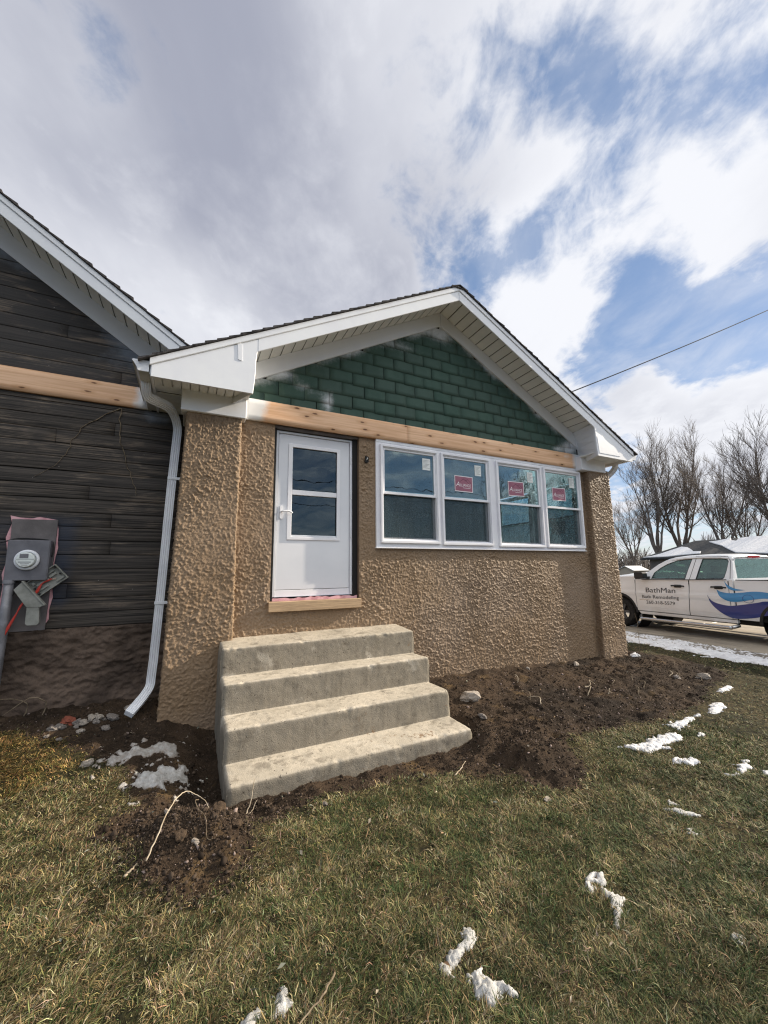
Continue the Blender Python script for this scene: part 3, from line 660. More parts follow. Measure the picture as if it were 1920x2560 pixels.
# --- green gable shingles, one slab each, lapped
rng = random.Random(11); vs = []; fs = []; tone = []; spray = []
row_h, wdt = .178, .335
def spray_at(x, z):
    dz = T(x)-.345-z; a = max(0, 1-dz/.12)*(.36+.22*math.sin(x*5.1)+.16*math.sin(x*12.7))
    for cx, cz, rx, rz, k in ((1.20, 3.66, .07, .14, .85), (.86, 3.80, .11, .05, .55), (.62, 3.90, .18, .05, .55), (1.02, 3.76, .07, .03, .3), (.42, 3.76, .16, .07, .2), (5.86, 3.60, .22, .11, .8), (5.55, 3.57, .12, .05, .5), (3.06, 5.13, .25, .12, .8), (2.3, 4.75, .3, .08, .4), (6.0, 3.72, .2, .1, .6)):
        a += k*math.exp(-((x-cx)/rx)**2-((z-cz)/rz)**2)
    return a
r = 0; z0 = 3.44
while z0 < 5.3:
    off = (r % 2)*.5*wdt+rng.uniform(-.02, .02); x = .05+off-wdt
    while x < 6.1:
        x0, x1 = x+.0024+rng.uniform(-.004, .002), x+wdt-.0028+rng.uniform(-.006, .003); zb = z0+rng.uniform(-.009, .007); zt = z0+row_h+.01
        xc = (x0+x1)/2
        if zb < T(xc)-.30 and x1 > .1 and x0 < 6.05:
            tn = rng.random(); b = len(vs); nu, nw = 5, 4; tl = rng.uniform(-.004, .004)
            for face in (0, 1):
                for i in range(nu):
                    for j in range(nw):
                        u = x0+(x1-x0)*i/(nu-1); q = zb+(zt-zb)*j/(nw-1)+(tl*(i/(nu-1)-.5) if j == 0 else 0)
                        yy = -.0100+.0070*j/(nw-1) if face == 0 else -.0045+.006*j/(nw-1)
                        vs.append((u, yy, q)); tone.append(tn); spray.append(spray_at(u, q))
            for i in range(nu-1):
                for j in range(nw-1):
                    a = b+i*nw+j; fs.append((a, a+nw, a+nw+1, a+1))
            h = b+nu*nw
            for i in range(nu-1): a = b+i*nw; c = h+i*nw; fs.append((a, c, c+nw, a+nw))
            for j in range(nw-1):
                a = b+j; c = h+j; fs.append((a, a+1, c+1, c)); a = b+(nu-1)*nw+j; c = h+(nu-1)*nw+j; fs.append((a, c, c+1, a+1))
        x += wdt
    z0 += row_h; r += 1
link('gable_shingles', np_mesh('gable_shingles', np.array(vs), [np.array(fs)], [M['green']], attrs={'tone': np.array(tone), 'overspray': np.array(spray)}), house)

# --- raw pine beam over door and windows
def board(name, x0, x1, y0, y1, z0, z1, mat, parent, spray=lambda x, z: 0., n=60):
    xs = np.linspace(x0, x1, n); zs = np.linspace(z0, z1, 5); v = []; f = []; at = []
    for y in (y0, y1):
        for x in xs:
            for z in zs: v.append((x, y, z)); at.append(spray(x, z))
    m = len(zs); N = n*m
    for i in range(n-1):
        for j in range(m-1): a = i*m+j; f.append((a, a+m, a+m+1, a+1)); f.append((N+a, N+a+1, N+a+m+1, N+a+m))
        a = i*m; f.append((a, N+a, N+a+m, a+m)); a = i*m+m-1; f.append((a, a+m, N+a+m, N+a))
    for j in range(m-1): a = j; f.append((a, a+1, N+a+1, N+a)); a = (n-1)*m+j; f.append((a, N+a, N+a+1, a+1))
    return link(name, np_mesh(name, np.array(v), [np.array(f)], [mat], attrs={'overspray': np.array(at)}), parent)
board('beam', .172, 2.398, -.052, -.002, 3.236, 3.50, M['pine'], house, lambda x, z: 1.25*sstep(.60-x-.25*(3.5-z), 0, .38))
board('beam', 2.401, 6.13, -.052, -.002, 3.236, 3.50, M['pine'], house, lambda x, z: .95*sstep(x, 5.75, 6.05)+.6*math.exp(-((x-5.72)/.1)**2-((z-3.42)/.06)**2))

# --- windows: four double-hung units in a flat white surround
mb = MB()
mb.xz([[(1.897, 1.728), (6.058, 1.728), (6.058, 3.234), (1.897, 3.234)]]+[[(a, 1.80), (a, 3.15), (b, 3.15), (b, 1.80)] for a, b in ((1.98, 2.89), (2.985, 3.885), (4.055, 5.02), (5.12, 6.02))], -.030, .03)
mb.build('window_surround', M['window_white'], house, bevel=.003)
MB().box(1.885, 6.075, -.052, .01, 1.712, 1.727).build('window_ledge', M['window_white'], house, bevel=.003)
MB().box(1.90, 6.06, -.036, .0, 3.195, 3.234).build('window_head_flashing', M['alu'], house, bevel=.002)
def window(x0, x1, z0, z1, name_card, paper, fn=lambda x, y, z: (x, y, z), kids=True):
    def bx(nm, mat, parent, *bs, bevel=.003):
        m = MB()
        for q in bs: m.box(*q)
        return m.map(fn).build(nm, M[mat], parent, bevel=bevel)
    def ring(a0, a1, c0, c1, wl, wr, wt, wb, ya, yb): return MB().xz([[(a0, c0), (a1, c0), (a1, c1), (a0, c1)], [(a0+wl, c0+wb), (a0+wl, c1-wt), (a1-wr, c1-wt), (a1-wr, c0+wb)]], ya, yb).map(fn)
    zm = (z0+z1)/2+.02
    fr = ring(x0, x1, z0, z1, .034, .034, .034, .034, -.066, .075).build('window', M['window_white'], house, bevel=.004)
    ring(x0+.026, x1-.026, z0+.028, z1-.026, .018, .018, .018, .018, -.052, .06).build('frame_stop', M['window_white'], fr, bevel=.002)
    ring(x0+.036, x1-.036, zm-.032, z1-.036, .036, .036, .036, .036, -.038, -.008).build('upper_sash', M['window_white'], fr, bevel=.003)
    ring(x0+.036, x1-.036, z0+.036, zm+.026, .036, .036, .034, .046, .012, .045).build('lower_sash', M['window_white'], fr, bevel=.003)
    bx('pane', 'glass', fr, (x0+.07, x1-.07, -.022, -.019, zm+.003, z1-.07), bevel=0)
    bx('pane', 'glass', fr, (x0+.07, x1-.07, .027, .030, z0+.08, zm-.007), bevel=0)
    bx('insect_screen', 'screen', fr, (x0+.046, x1-.046, -.004, -.003, z0+.045, zm-.03), bevel=0)
    bx('screen_rail', 'window_white', fr, (x0+.04, x1-.04, -.012, .004, z0+.036, z0+.062), bevel=.002)
    if kids:
        for q in (x0+.2*(x1-x0), x0+.72*(x1-x0)): bx('sash_lock', 'window_white', fr, (q, q+.06, -.012, .010, zm+.004, zm+.020), bevel=.004)
    if paper:
        a, b, c, e = paper
        pp = bx('paper_label', 'paper', fr, (a, b, -.0245, -.0225, c, e), bevel=0)
        m = MB()
        for k in range(7): m.box(a+.012, b-.012-.02*((k*7) % 3), -.0252, -.0246, e-.03-k*.019, e-.026-k*.019)
        m.build('label_print', M['steel'], pp)
    if name_card:
        a, b, c, e, tl = name_card
        cxm, czm = (a+b)/2, (c+e)/2; wd, ht = b-a, e-c
        ca, sa = math.cos(tl), math.sin(tl)
        pl3 = lambda y: (lambda u, v: (cxm+u*ca-v*sa, y, czm+u*sa+v*ca))
        st = MB().prism([(-wd/2, -ht/2), (wd/2, -ht/2), (wd/2, ht/2), (-wd/2+.015, ht/2), (-wd/2, ht/2-.05)], pl3(-.0245), pl3(-.0225)).map(fn).build('sticker', M['sticker'], fr)
        bw = .011
        MB().prism([[(-wd/2, -ht/2), (wd/2, -ht/2), (wd/2, ht/2), (-wd/2, ht/2)], [(-wd/2+bw, -ht/2+bw), (-wd/2+bw, ht/2-bw), (wd/2-bw, ht/2-bw), (wd/2-bw, -ht/2+bw)]], pl3(-.0252), pl3(-.0247)).map(fn).build('sticker_border', M['print_white'], st)
        V1, F1 = text_mesh('A', .105, .3); V2, F2 = text_mesh('LLIANCE', .062, .12, width=wd*.60)
        m = MB(); y = -.0252; f3 = pl3(y)
        m.add([f3(v[0]-wd*.335, v[1]-.012) for v in V1], F1).add([f3(v[0]+wd*.085, v[1]-.022) for v in V2], F2)
        m.prism([(-.02, -.064), (wd*.36, -.064), (wd*.36, -.058), (-.02, -.058)], pl3(y), pl3(y+.0003))
        m.map(fn).build('sticker_lettering', M['print_white'], st, recalc=False)
        m = MB(); rf = [(-wd*.30, .012), (-.005, .085), (wd*.34, .005), (wd*.34, -.002), (-.005, .074), (-wd*.30, .005)]
        m.prism(rf, pl3(-.0250), pl3(-.0246)); m.prism([(wd*.08, .055), (wd*.22, .082), (wd*.42, .02), (wd*.40, .018), (wd*.22, .074), (wd*.10, .05)], pl3(-.0250), pl3(-.0246))
        m.map(fn).build('sticker_roof_mark', M['print_dark'], st)
    return fr
window(1.955, 2.912, 1.785, 3.165, None, (2.655, 2.79, 2.87, 3.045))
window(2.962, 3.910, 1.775, 3.165, (3.222, 3.568, 2.597, 2.845, -.012), (3.62, 3.745, 2.875, 3.045))
window(4.032, 5.042, 1.765, 3.165, (4.300, 4.648, 2.610, 2.855, .02), (4.745, 4.87, 2.87, 3.045))
window(5.097, 6.042, 1.765, 3.165, (5.322, 5.655, 2.60, 2.832, .015), (5.775, 5.90, 2.86, 3.045))
# the two windows in the far side wall, seen through the front panes
for i, (a, b) in enumerate(((.60, 1.70), (1.80, 2.90))):
    window(a, b, 1.76, 3.15, (a+.35, a+.72, 2.15, 2.42, 0.) if i == 0 else None, None, fn=lambda x, y, z: (6.79-y, x, z), kids=False)
MB().box(6.66, 6.86, 1.70, 1.80, 1.73, 3.18).build('side_mullion', M['window_white'], house, bevel=.003)

# --- door
DY = .085
dr = MB().xz([[(.560, 1.115), (1.588, 1.115), (1.588, 3.192), (.560, 3.192)], [(.592, 1.118), (.592, 3.165), (1.552, 3.165), (1.552, 1.118)]], DY-.012, DY+.06).build('door', M['door'], house, bevel=.003)
MB().xz([[(.598, 1.20), (1.546, 1.20), (1.546, 3.158), (.598, 3.158)], [(.765, 1.838), (.765, 3.005), (1.378, 3.005), (1.378, 1.838)]], DY, DY+.045).build('door_leaf', M['door'], dr, bevel=.003)
MB().box(.596, 1.548, DY-.004, DY+.04, 1.118, 1.194).build('kick_rail', M['window_white'], dr, bevel=.003)
MB().xz([[(.720, 1.806), (1.412, 1.806), (1.412, 3.040), (.720, 3.040)], [(.775, 1.845), (.775, 2.996), (1.368, 2.996), (1.368, 1.845)]], DY-.014, DY-.001).build('glazing_frame', M['window_white'], dr, bevel=.004)
MB().box(.777, 1.366, DY-.011, DY+.012, 2.377, 2.440).build('mid_rail', M['window_white'], dr, bevel=.003)
MB().box(.777, 1.366, DY-.006, DY+.010, 1.846, 1.868).build('glazing_bead', M['alu'], dr, bevel=.002)
MB().box(.778, 1.365, DY+.014, DY+.017, 2.442, 2.994).build('pane', M['door_glass'], dr)
MB().box(.778, 1.365, DY+.020, DY+.023, 1.87, 2.376).build('pane', M['door_glass'], dr)
hd = MB().prism(rrect(.628, .666, 2.062, 2.232, .018, 4), lambda u, v: (u, DY-.018, v), lambda u, v: (u, DY-.0005, v)).build('handle_plate', M['window_white'], dr, bevel=.004)
MB().tube(smooth_path([(.647, DY-.016, 2.150), (.647, DY-.05, 2.150), (.665, DY-.062, 2.152), (.715, DY-.062, 2.158), (.755, DY-.06, 2.148), (.774, DY-.055, 2.136)], 5), .011, 8, None).build('handle_lever', M['window_white'], hd, smooth=True)
MB().box(1.556, 1.572, DY-.020, DY-.0125, 1.15, 3.15).build('hinge_strip', M['alu'], dr, bevel=.002)
for k in (1.42, 1.9, 2.42, 2.9): MB().lathe([(0, -.05), (.008, -.05), (.008, .05), (0, .05)], (1.564, DY-.024, k), 'z', 8).build('hinge', M['alu'], dr)
MB().box(.526, .558, .03, .14, 1.072, 3.204).build('door_jamb_gap', M['black'], house); MB().box(1.590, 1.653, .05, .14, 1.072, 3.204).build('door_jamb_gap', M['black'], house)
MB().box(.558, 1.590, .10, .14, 3.193, 3.204).build('door_head_gap', M['black'], house)
MB().box(.56, 1.59, .21, .25, .9, 3.2).build('inner_door', M['dark_frame'], house)
rng = random.Random(3); mb = MB(); P = [(.535, 0, 1.09)]
top = [(.53+1.11*k/22, 1.102+rng.uniform(-.012, .010)) for k in range(23)]
mb.xz([(.53, 1.070), (1.64, 1.070)]+top[::-1], .035, .10); mb.build('insulation_strip', M['pink'], house)
MB().box(.505, 1.662, -.062, .07, .955, 1.068).build('door_sill', M['cut_wood'], house, bevel=.005, seg=2)
# open fixture hole with a stub of wire
fx = MB().xz([(1.735, 2.885), (1.765, 2.875), (1.792, 2.89), (1.790, 2.965), (1.742, 2.968)], -.0235, .01).build('fixture_hole', M['black'], house)
MB().tube([(1.752, -.0, 2.90), (1.764, -.034, 2.925), (1.770, -.03, 2.945)], .0045, 6).build('wire_stub', M['paper'], fx)

# --- gutters and downspouts
gp = [(-.952, 3.492), (-.938, 3.500), (-.938, 3.488), (-.905, 3.425), (-.893, 3.391), (-.803, 3.391), (-.803, 3.505), (-.810, 3.505), (-.810, 3.398), (-.888, 3.398), (-.899, 3.432), (-.930, 3.486)]
for sgn in (-1, 1):
    X = (lambda x: x) if sgn < 0 else (lambda x: 2*XM-x)
    y1 = .56 if sgn < 0 else 6.0
    g = MB().prism(gp, lambda u, v: (X(u), -.50, v), lambda u, v: (X(u), y1, v)).build('gutter', M['gutter_under'] if sgn < 0 else M['alu'], house, bevel=.0015)
    MB().prism([(-.953, 3.492), (-.938, 3.502), (-.803, 3.504), (-.803, 3.389), (-.895, 3.389), (-.908, 3.424), (-.936, 3.470)], lambda u, v: (X(u), -.508, v), lambda u, v: (X(u), -.5005, v)).build('end_cap', M['alu'], g, bevel=.002)
rp = []
hw, hh = .043, .032                                               # corrugated rectangular section
for k in range(13): rp.append((-hw+2*hw*k/12, hh-(.006 if k % 3 == 1 else 0)))
for k in range(9): rp.append((hw-(.004 if k % 3 == 1 else 0), hh-2*hh*k/8))
for k in range(13): rp.append((hw-2*hw*k/12, -hh+(.006 if k % 3 == 1 else 0)))
for k in range(9): rp.append((-hw+(.004 if k % 3 == 1 else 0), -hh+2*hh*k/8))
dpath = smooth_path([(-.845, -.235, 3.41), (-.845, -.230, 3.335), (-.825, -.17, 3.270), (-.74, -.08, 3.262), (-.640, .02, 3.255), (-.580, .12, 3.19), (-.550, .19, 3.09), (-.548, .20, 2.98)], 7)+[(-.570, .2, 2.4), (-.584, .2, 1.9)]
ds = MB().sweep(dpath, rp, up=(0, -1, 0)).build('downspout', M['alu'], house)
MB().sweep([(-.5835, .2, 1.905), (-.598, .2, 1.34), (-.617, .2, .72), (-.622, .2, .60)]+smooth_path([(-.625, .2, .50), (-.634, .2, .34), (-.640, .185, .25), (-.672, .13, .185), (-.725, .05, .125), (-.79, -.05, .065)], 6), [(a*.96, b*.96) for a, b in rp], up=(0, -1, 0)).build('downspout_shoe', M['alu'], ds)
for z in (2.48, 1.10):
    x = -.548-.028*(2.98-z)*1.06
    MB().box(x-.047, x+.085, .163, .167, z-.016, z+.016).box(x-.05, x-.046, .163, .24, z-.016, z+.016).build('downspout_strap', M['alu'], ds, bevel=.002)
MB().sweep(smooth_path([(2*XM+.84, -.15, 3.41), (2*XM+.84, -.14, 3.33), (2*XM+.80, -.10, 3.25), (2*XM+.735, .0, 3.13), (2*XM+.735, .03, 2.98)], 6)+[(2*XM+.735, .03, .4), (2*XM+.75, .03, .05)], rp, up=(0, -1, 0)).build('downspout', M['alu'], house)

# --- dark boarded side wing
SY = .60
def T2(x): return 4.06-.687*(x+.5) if x > -6 else 4.06-.687*(-5.5)-.687*(-6-x)
vs = []; fs = []; tone = []; spray = []; blu = []
rng = random.Random(21)
def boards(z0, z1, x0f, x1f, h=.155):
    z = z0
    while z < z1-.01:
        zt = min(z+h, z1); cuts = [x0f(z)]; x = cuts[0]
        while True:
            x += rng.uniform(1.6, 4.2)
            if x > x1f(z)-.6: break
            cuts.append(x)
        cuts.append(x1f(z))
        for a, b in zip(cuts[:-1], cuts[1:]):
            wide = 1; tn = rng.random(); gap = rng.uniform(.0035, .006); yo = rng.uniform(-.002, .002); nu = max(2, int((b-a)/.12)+1); k0 = len(vs)
            ph = rng.random()*10
            for face in range(2):
                for i in range(nu):
                    u = a+.002+(b-a-.004)*i/(nu-1); wv = .0014*math.sin(u*2.3+ph)+.0006*math.sin(u*9+ph*3)
                    for j, q in enumerate((z+gap/2+wv, z+gap/2+.010+wv, zt-gap/2-.008, zt-gap/2+wv)):
                        vs.append((u, (SY-.020+yo+(.002 if j in (0, 3) else 0)) if face == 0 else SY, q)); tone.append(.55*tn if z0 < 3.5 else 1.1+.8*tn)
                        fr = T2(u)-.355-q; s = 0
                        if z0 > 3.5: s = max(0, 1-fr/.22)*(.5+.5*math.sin(u*4.4))+.5*math.exp(-((u+1.22)/.3)**2-((q-3.98)/.16)**2)
                        else: s = .9*math.exp(-((u+.78)/.2)**2-((q-3.33)/.10)**2)
                        spray.append(s); blu.append(float(sstep(.42-abs(u+1.85), 0, .14)*sstep(.5-abs(q-1.55), 0, .1))*(1 if u > -1.85 else .5)*(1-.5*math.exp(-((u+1.42)/.02)**2)))
            H = nu*4
            for i in range(nu-1):
                for j in range(3): p0 = k0+i*4+j; fs.append((p0, p0+4, p0+5, p0+1))
                p0 = k0+i*4; fs.append((p0, p0+H, p0+H+4, p0+4)); p0 = k0+i*4+3; fs.append((p0, p0+4, p0+H+4, p0+H))
            for j in range(3): p0 = k0+j; fs.append((p0, p0+1, p0+H+1, p0+H)); p0 = k0+(nu-1)*4+j; fs.append((p0, p0+H, p0+H+1, p0+1))
        z = zt
def sid(name):
    global vs, fs, tone, spray, blu
    o = link(name, np_mesh(name, np.array(vs), [np.array(fs)], [M['siding']], attrs={'tone': np.array(tone), 'overspray': np.array(spray), 'bluish': np.array(blu)}), house)
    vs = []; fs = []; tone = []; spray = []; blu = []; return o
boards(.85, 3.388, lambda z: -11.4, lambda z: -.462); sid('board_siding')
boards(3.658, 7.5, lambda z: -12+((z-3.72)/.687 if z > 3.72 else 0)+.4, lambda z: min(-.46, -.5+(4.06-.36-z)/.687+.12)); sid('gable_siding')
board('beam', -11.4, -.86, SY-.045, SY-.002, 3.392, 3.654, M['pine'], house, lambda x, z: 1.1*sstep(x, -1.12, -.88)+.4*math.exp(-((x+1.05)/.06)**2-((z-3.44)/.06)**2), n=90)
MB().xz([(-11.4, -.3), (-.47, -.3), (-.47, 4.0), (-6, 7.7), (-11.4, 4.0)], SY+.003, SY+.06).build('wing_sheathing', M['black'], house)
MB().box(-11.4, -.0, 6.1, 11, -.3, 3.6).build('wing_body', M['siding'], house)
MB().box(-11.4, -11.2, SY+.06, 6.1, -.3, 3.6).build('wing_end_wall', M['siding'], house)
# rough foundation
fx_ = np.concatenate([np.arange(-11.4, -3.2, .08), np.arange(-3.2, -.44, .0125)]); fz = np.arange(-.35, .862, .0125); FX, FZ = np.meshgrid(fx_, fz)
hh_ = .018*fbm(FX*9, FZ*14, 3.3, 5, .66)+.010*(1-2*np.abs(perlin(FX*9, FZ*17, 6.)))+.02*fbm(FX*1.5, FZ*1.5, 8., 3)+.05*sstep(.4-FZ, 0, .5)
top = .85+.014*fbm(fx_*4, fx_*0, 1.1, 4)
FZ = np.minimum(FZ, np.broadcast_to(top, FZ.shape)); lip = FZ >= np.broadcast_to(top, FZ.shape)-1e-6
FY = np.where(lip, SY+.01, SY-.035-hh_); idx = np.arange(FX.size).reshape(FX.shape)
link('foundation', np_mesh('foundation', np.stack([FX, FY, FZ], -1).reshape(-1, 3), [np.stack([idx[:-1, :-1], idx[:-1, 1:], idx[1:, 1:], idx[1:, :-1]], -1).reshape(-1, 4)], [M['found']], smooth=True), house)
# wing rake
def band2(mb, xa, xb, top, bot, y0, y1): return mb.xz([(xa, T2(xa)-top), (xb, T2(xb)-top), (xb, T2(xb)-bot), (xa, T2(xa)-bot)], y0, y1)
RY = SY-OV
for sgn, xa, xb in ((1, -6, -.16), (-1, -6, -12.1)):
    band2(MB(), xa, xb, 0, .070, RY-.014, RY+.02).build('drip_trim', M['white'], house, bevel=.004)
    band2(MB(), xa, xb, .0705, .212, RY, RY+.022).build('rake_fascia', M['white'], house, bevel=.004)
    band2(MB(), xa, xb, .115, .36, SY-.034, SY-.0205).build('frieze_board', M['white'], house, bevel=.003)
    mb = MB(); n = 46
    for k in range(n):
        a = xa+(xb-xa)*k/n; b = xa+(xb-xa)*(k+1)/n; e = .016*sgn
        mb.prism([(a, T2(a)-.116), (b-e, T2(b-e)-.116), (b-e, T2(b-e)-.108), (a, T2(a)-.108)], lambda u, v: (u, RY+.023, v), lambda u, v: (u, SY-.02, v))
        mb.prism([(b-e, T2(b-e)-.092), (b, T2(b)-.092), (b, T2(b)-.088), (b-e, T2(b-e)-.088)], lambda u, v: (u, RY+.023, v), lambda u, v: (u, SY-.02, v))
    mb.build('soffit', M['vinyl'], house)
    mb = MB(); n = 44; rng = random.Random(9)
    for k in range(n):
        a = xa+(xb+.03*sgn-xa)*k/n; b = xa+(xb+.03*sgn-xa)*(k+1)/n; j = .010*rng.random()
        mb.prism([(a, T2(a)+.003), (b, T2(b)+.003), (b, T2(b)+.030+j), (a, T2(a)+.014)], lambda u, v: (u, RY-.03-j, v), lambda u, v: (u, 11.5, v))
    mb.build('roof_slope', M['roof'], house)

# vine stems clinging to the boards
for pth in ([(-1.17, SY-.03, 3.36), (-1.45, SY-.03, 3.15), (-1.58, SY-.03, 2.95), (-1.66, SY-.03, 2.70), (-1.88, SY-.03, 2.46)], [(-1.17, SY-.03, 3.36), (-1.16, SY-.03, 3.05), (-1.08, SY-.03, 2.75), (-.98, SY-.03, 2.45), (-.93, SY-.03, 2.33)]):
    pp = smooth_path(pth, 6); rng = random.Random(5); pp = [q+Vector((rng.uniform(-.012, .012), 0, rng.uniform(-.01, .01))) for q in pp]
    MB().tube(pp, .006, 5, [1-.6*i/len(pp) for i in range(len(pp))]).build('vine_stem', M['twig'], None, label='thin dry vine stem clinging to dark boards, '+('left of the pair' if pth[1][0] < -1.3 else 'right of the pair'), cat='vine', group='vine stems on the boards')

# ------------------------------------------------------------------ electric meter on its board
mt = thing('electric_meter', 'grey electric meter box with round glass meter on dark boards', 'electric meter', (-1.83, SY-.02, .85))
def P(mb, *a, **k):
    o = mb.build(*a, **k); o.matrix_parent_inverse = Matrix.Translation((1.83, -(SY-.02), -.85)); return o
rng = random.Random(8)
ed = [(-2.045, 1.05), (-2.03, 1.3), (-2.05, 1.42), (-2.02, 1.6), (-2.055, 1.80), (-2.02, 1.95), (-2.04, 2.03), (-1.96, 2.012), (-1.86, 2.008), (-1.80, 2.026), (-1.72, 2.012), (-1.655, 2.0), (-1.632, 1.9), (-1.625, 1.75), (-1.618, 1.7), (-1.632, 1.6), (-1.64, 1.48), (-1.628, 1.25), (-1.618, 1.18), (-1.638, 1.05), (-1.632, .95), (-1.66, .90)]
P(MB().xz(ed, SY-.036, SY-.028), 'foam_sheet', M['pink'], mt)
bdp = [(-2.022, .845), (-1.652, .845), (-1.645, 1.2), (-1.638, 1.998), (-2.018, 1.992), (-2.012, 1.80), (-2.022, 1.6)]
P(MB().xz(bdp, SY-.055, SY-.0365), 'backing_board', M['grey_board'], mt, bevel=.002)
P(MB().xz([(-1.985, 1.366), (-1.652, 1.366), (-1.652, 1.768), (-1.985, 1.768)], .44, SY-.056), 'meter_box', M['grey_paint'], mt, bevel=.006, seg=2)
P(MB().xz([(-1.992, 1.360), (-1.660, 1.360), (-1.660, 1.762), (-1.992, 1.762)], .434, .4395), 'box_cover', M['grey_paint'], mt, bevel=.002)
ring = P(MB().lathe([(.078, -.0005), (.103, -.0005), (.104, -.012), (.098, -.026), (.080, -.028), (.078, -.02)], (-1.825, .4335, 1.565), 'y', 36), 'meter_ring', M['alu'], mt, smooth=True)
P(MB().lathe([(0, 0), (.075, 0), (.076, -.055), (.070, -.066), (0, -.068)], (-1.825, .433, 1.565), 'y', 36), 'meter_dial', M['paper'], mt, bevel=.003)
P(MB().xz([(-1.868, 1.582), (-1.800, 1.582), (-1.800, 1.625), (-1.868, 1.625)], .3635, .3648), 'meter_display', M['steel'], mt)
mb = MB()
for q in ((-1.895, -1.755, 1.570, 1.573), (-1.875, -1.775, 1.540, 1.546), (-1.86, -1.79, 1.524, 1.528), (-1.85, -1.80, 1.51, 1.513)): mb.box(q[0], q[1], .3636, .3649, q[2], q[3])
P(mb, 'meter_print', M['grey_paint'], mt)
P(MB().tube([(-1.955, .47, 1.366), (-1.958, .47, .9), (-1.968, .465, .3), (-1.972, .46, -.1)], .041, 18), 'conduit', M['steel'], mt, smooth=True)
P(MB().tube([(-1.956, .47, 1.33), (-1.956, .47, 1.366)], .050, 18), 'conduit_coupling', M['steel'], mt, smooth=False)

nb = thing('junction_box', 'open grey telephone junction box hanging tilted below the meter', 'junction box', (-1.65, .48, 1.35))
def PN(mb, *a, **k):
    o = mb.build(*a, **k); o.matrix_parent_inverse = Matrix.Translation((1.65, -.48, -1.35)); return o
ca, sa = math.cos(R(41)), math.sin(R(41)); bc = (-1.655, 1.355)
def nid(y): return lambda u, v: (bc[0]+u*ca-v*sa, y, bc[1]+u*sa+v*ca)
hx, hz = .150, .093
PN(MB().prism([(-hx, -hz), (hx, -hz), (hx, hz), (-hx, hz)], nid(.500), nid(.492)), 'back_plate', M['grey_plastic'], nb)
PN(MB().prism([[(-hx, -hz), (hx, -hz), (hx, hz), (-hx, hz)], [(-hx+.008, -hz+.008), (-hx+.008, hz-.008), (hx-.008, hz-.008), (hx-.008, -hz+.008)]], nid(.455), nid(.499)), 'tray_rim', M['grey_plastic'], nb, bevel=.002)
mb = MB()
for u0, u1, v0, v1, h in ((-.12, -.02, -.05, -.035, .02), (-.10, .02, .0, .02, .025), (.0, .11, .045, .055, .02), (.03, .10, .005, .03, .022), (-.12, -.09, .03, .06, .02), (.05, .13, -.065, -.05, .018), (-.06, -.01, .05, .075, .028)):
    mb.prism([(u0, v0), (u1, v0), (u1, v1), (u0, v1)], nid(.492-h), nid(.4915))
PN(mb, 'terminal_block', M['grey_plastic'], nb, bevel=.002)
for u, v in ((.125, .07), (-.13, -.07), (.12, -.01), (-.125, .0), (.085, .028)):
    q = nid(.48)(u, v); PN(MB().lathe([(0, -.008), (.010, -.008), (.010, .006), (0, .006)], q, 'y', 10), 'terminal_screw', M['cable'], nb)
# hanging cover: tilted hood and rounded tongue
PN(MB().prism([(-1.897, 1.266), (-1.838, 1.343), (-1.735, 1.215), (-1.640, 1.105), (-1.680, 1.088), (-1.782, 1.092)], lambda u, v: (u, .405, v), lambda u, v: (u, .428, v)), 'cover_hood', M['grey_plastic'], nb, bevel=.004, seg=2)
PN(MB().prism([(-1.842, 1.350), (-1.830, 1.356), (-1.632, 1.112), (-1.640, 1.098)], lambda u, v: (u, .395, v), lambda u, v: (u, .45, v)), 'cover_lip', M['grey_plastic'], nb, bevel=.003)
PN(MB().prism([(-1.779, 1.0905), (-1.681, 1.0865)]+arc((-1.700, .942), .032, 0, -70, 4)+arc((-1.745, .945), .034, 250, 180, 4), lambda u, v: (u, .405, v), lambda u, v: (u, .45, v)), 'cover_tongue', M['grey_plastic'], nb, bevel=.006, seg=2)
for k in range(4):
    o = .004*k
    PN(MB().tube(smooth_path([(-2.35-.02*k, .40, .25), (-2.02+o, .44, .70), (-1.894+o, .45, .968), (-1.821-o, .455, 1.126), (-1.745+o*1.5, .462, 1.225), (-1.700+o, .466, 1.317+o), (-1.635+.006*k, .470, 1.355+.006*k)], 6), .0058, 6), 'red_wire', M['red'], nb, smooth=True)
for k in range(3): PN(MB().tube([(-1.635+.006*k, .470, 1.355+.006*k), (-1.60+.004*k, .472, 1.366+.006*k), (-1.585, .474, 1.368+.01*k)], .0022, 5), 'wire_end', M['copper'], nb)
MB().tube(smooth_path([(-2.5, .36, .40), (-2.15, .44, .78), (-1.998, .47, 1.045), (-1.907, .470, 1.235), (-1.83, .455, 1.350), (-1.785, .46, 1.400), (-1.755, .475, 1.36)], 6), .008, 8).build('cable', M['cable'], None, smooth=True, label='black cable running from the junction box down past the conduit', cat='cable')
MB().tube(smooth_path([(-2.6, .5, 1.60), (-2.2, .5, 1.70), (-2.03, .49, 1.755), (-1.94, .53, 1.79), (-1.75, .535, 1.785), (-1.665, .52, 1.76), (-1.640, .51, 1.68), (-1.648, .50, 1.60)], 6), .0065, 8).build('cable', M['cable'], None, smooth=True, label='black cable passing behind the top of the grey meter box', cat='cable')

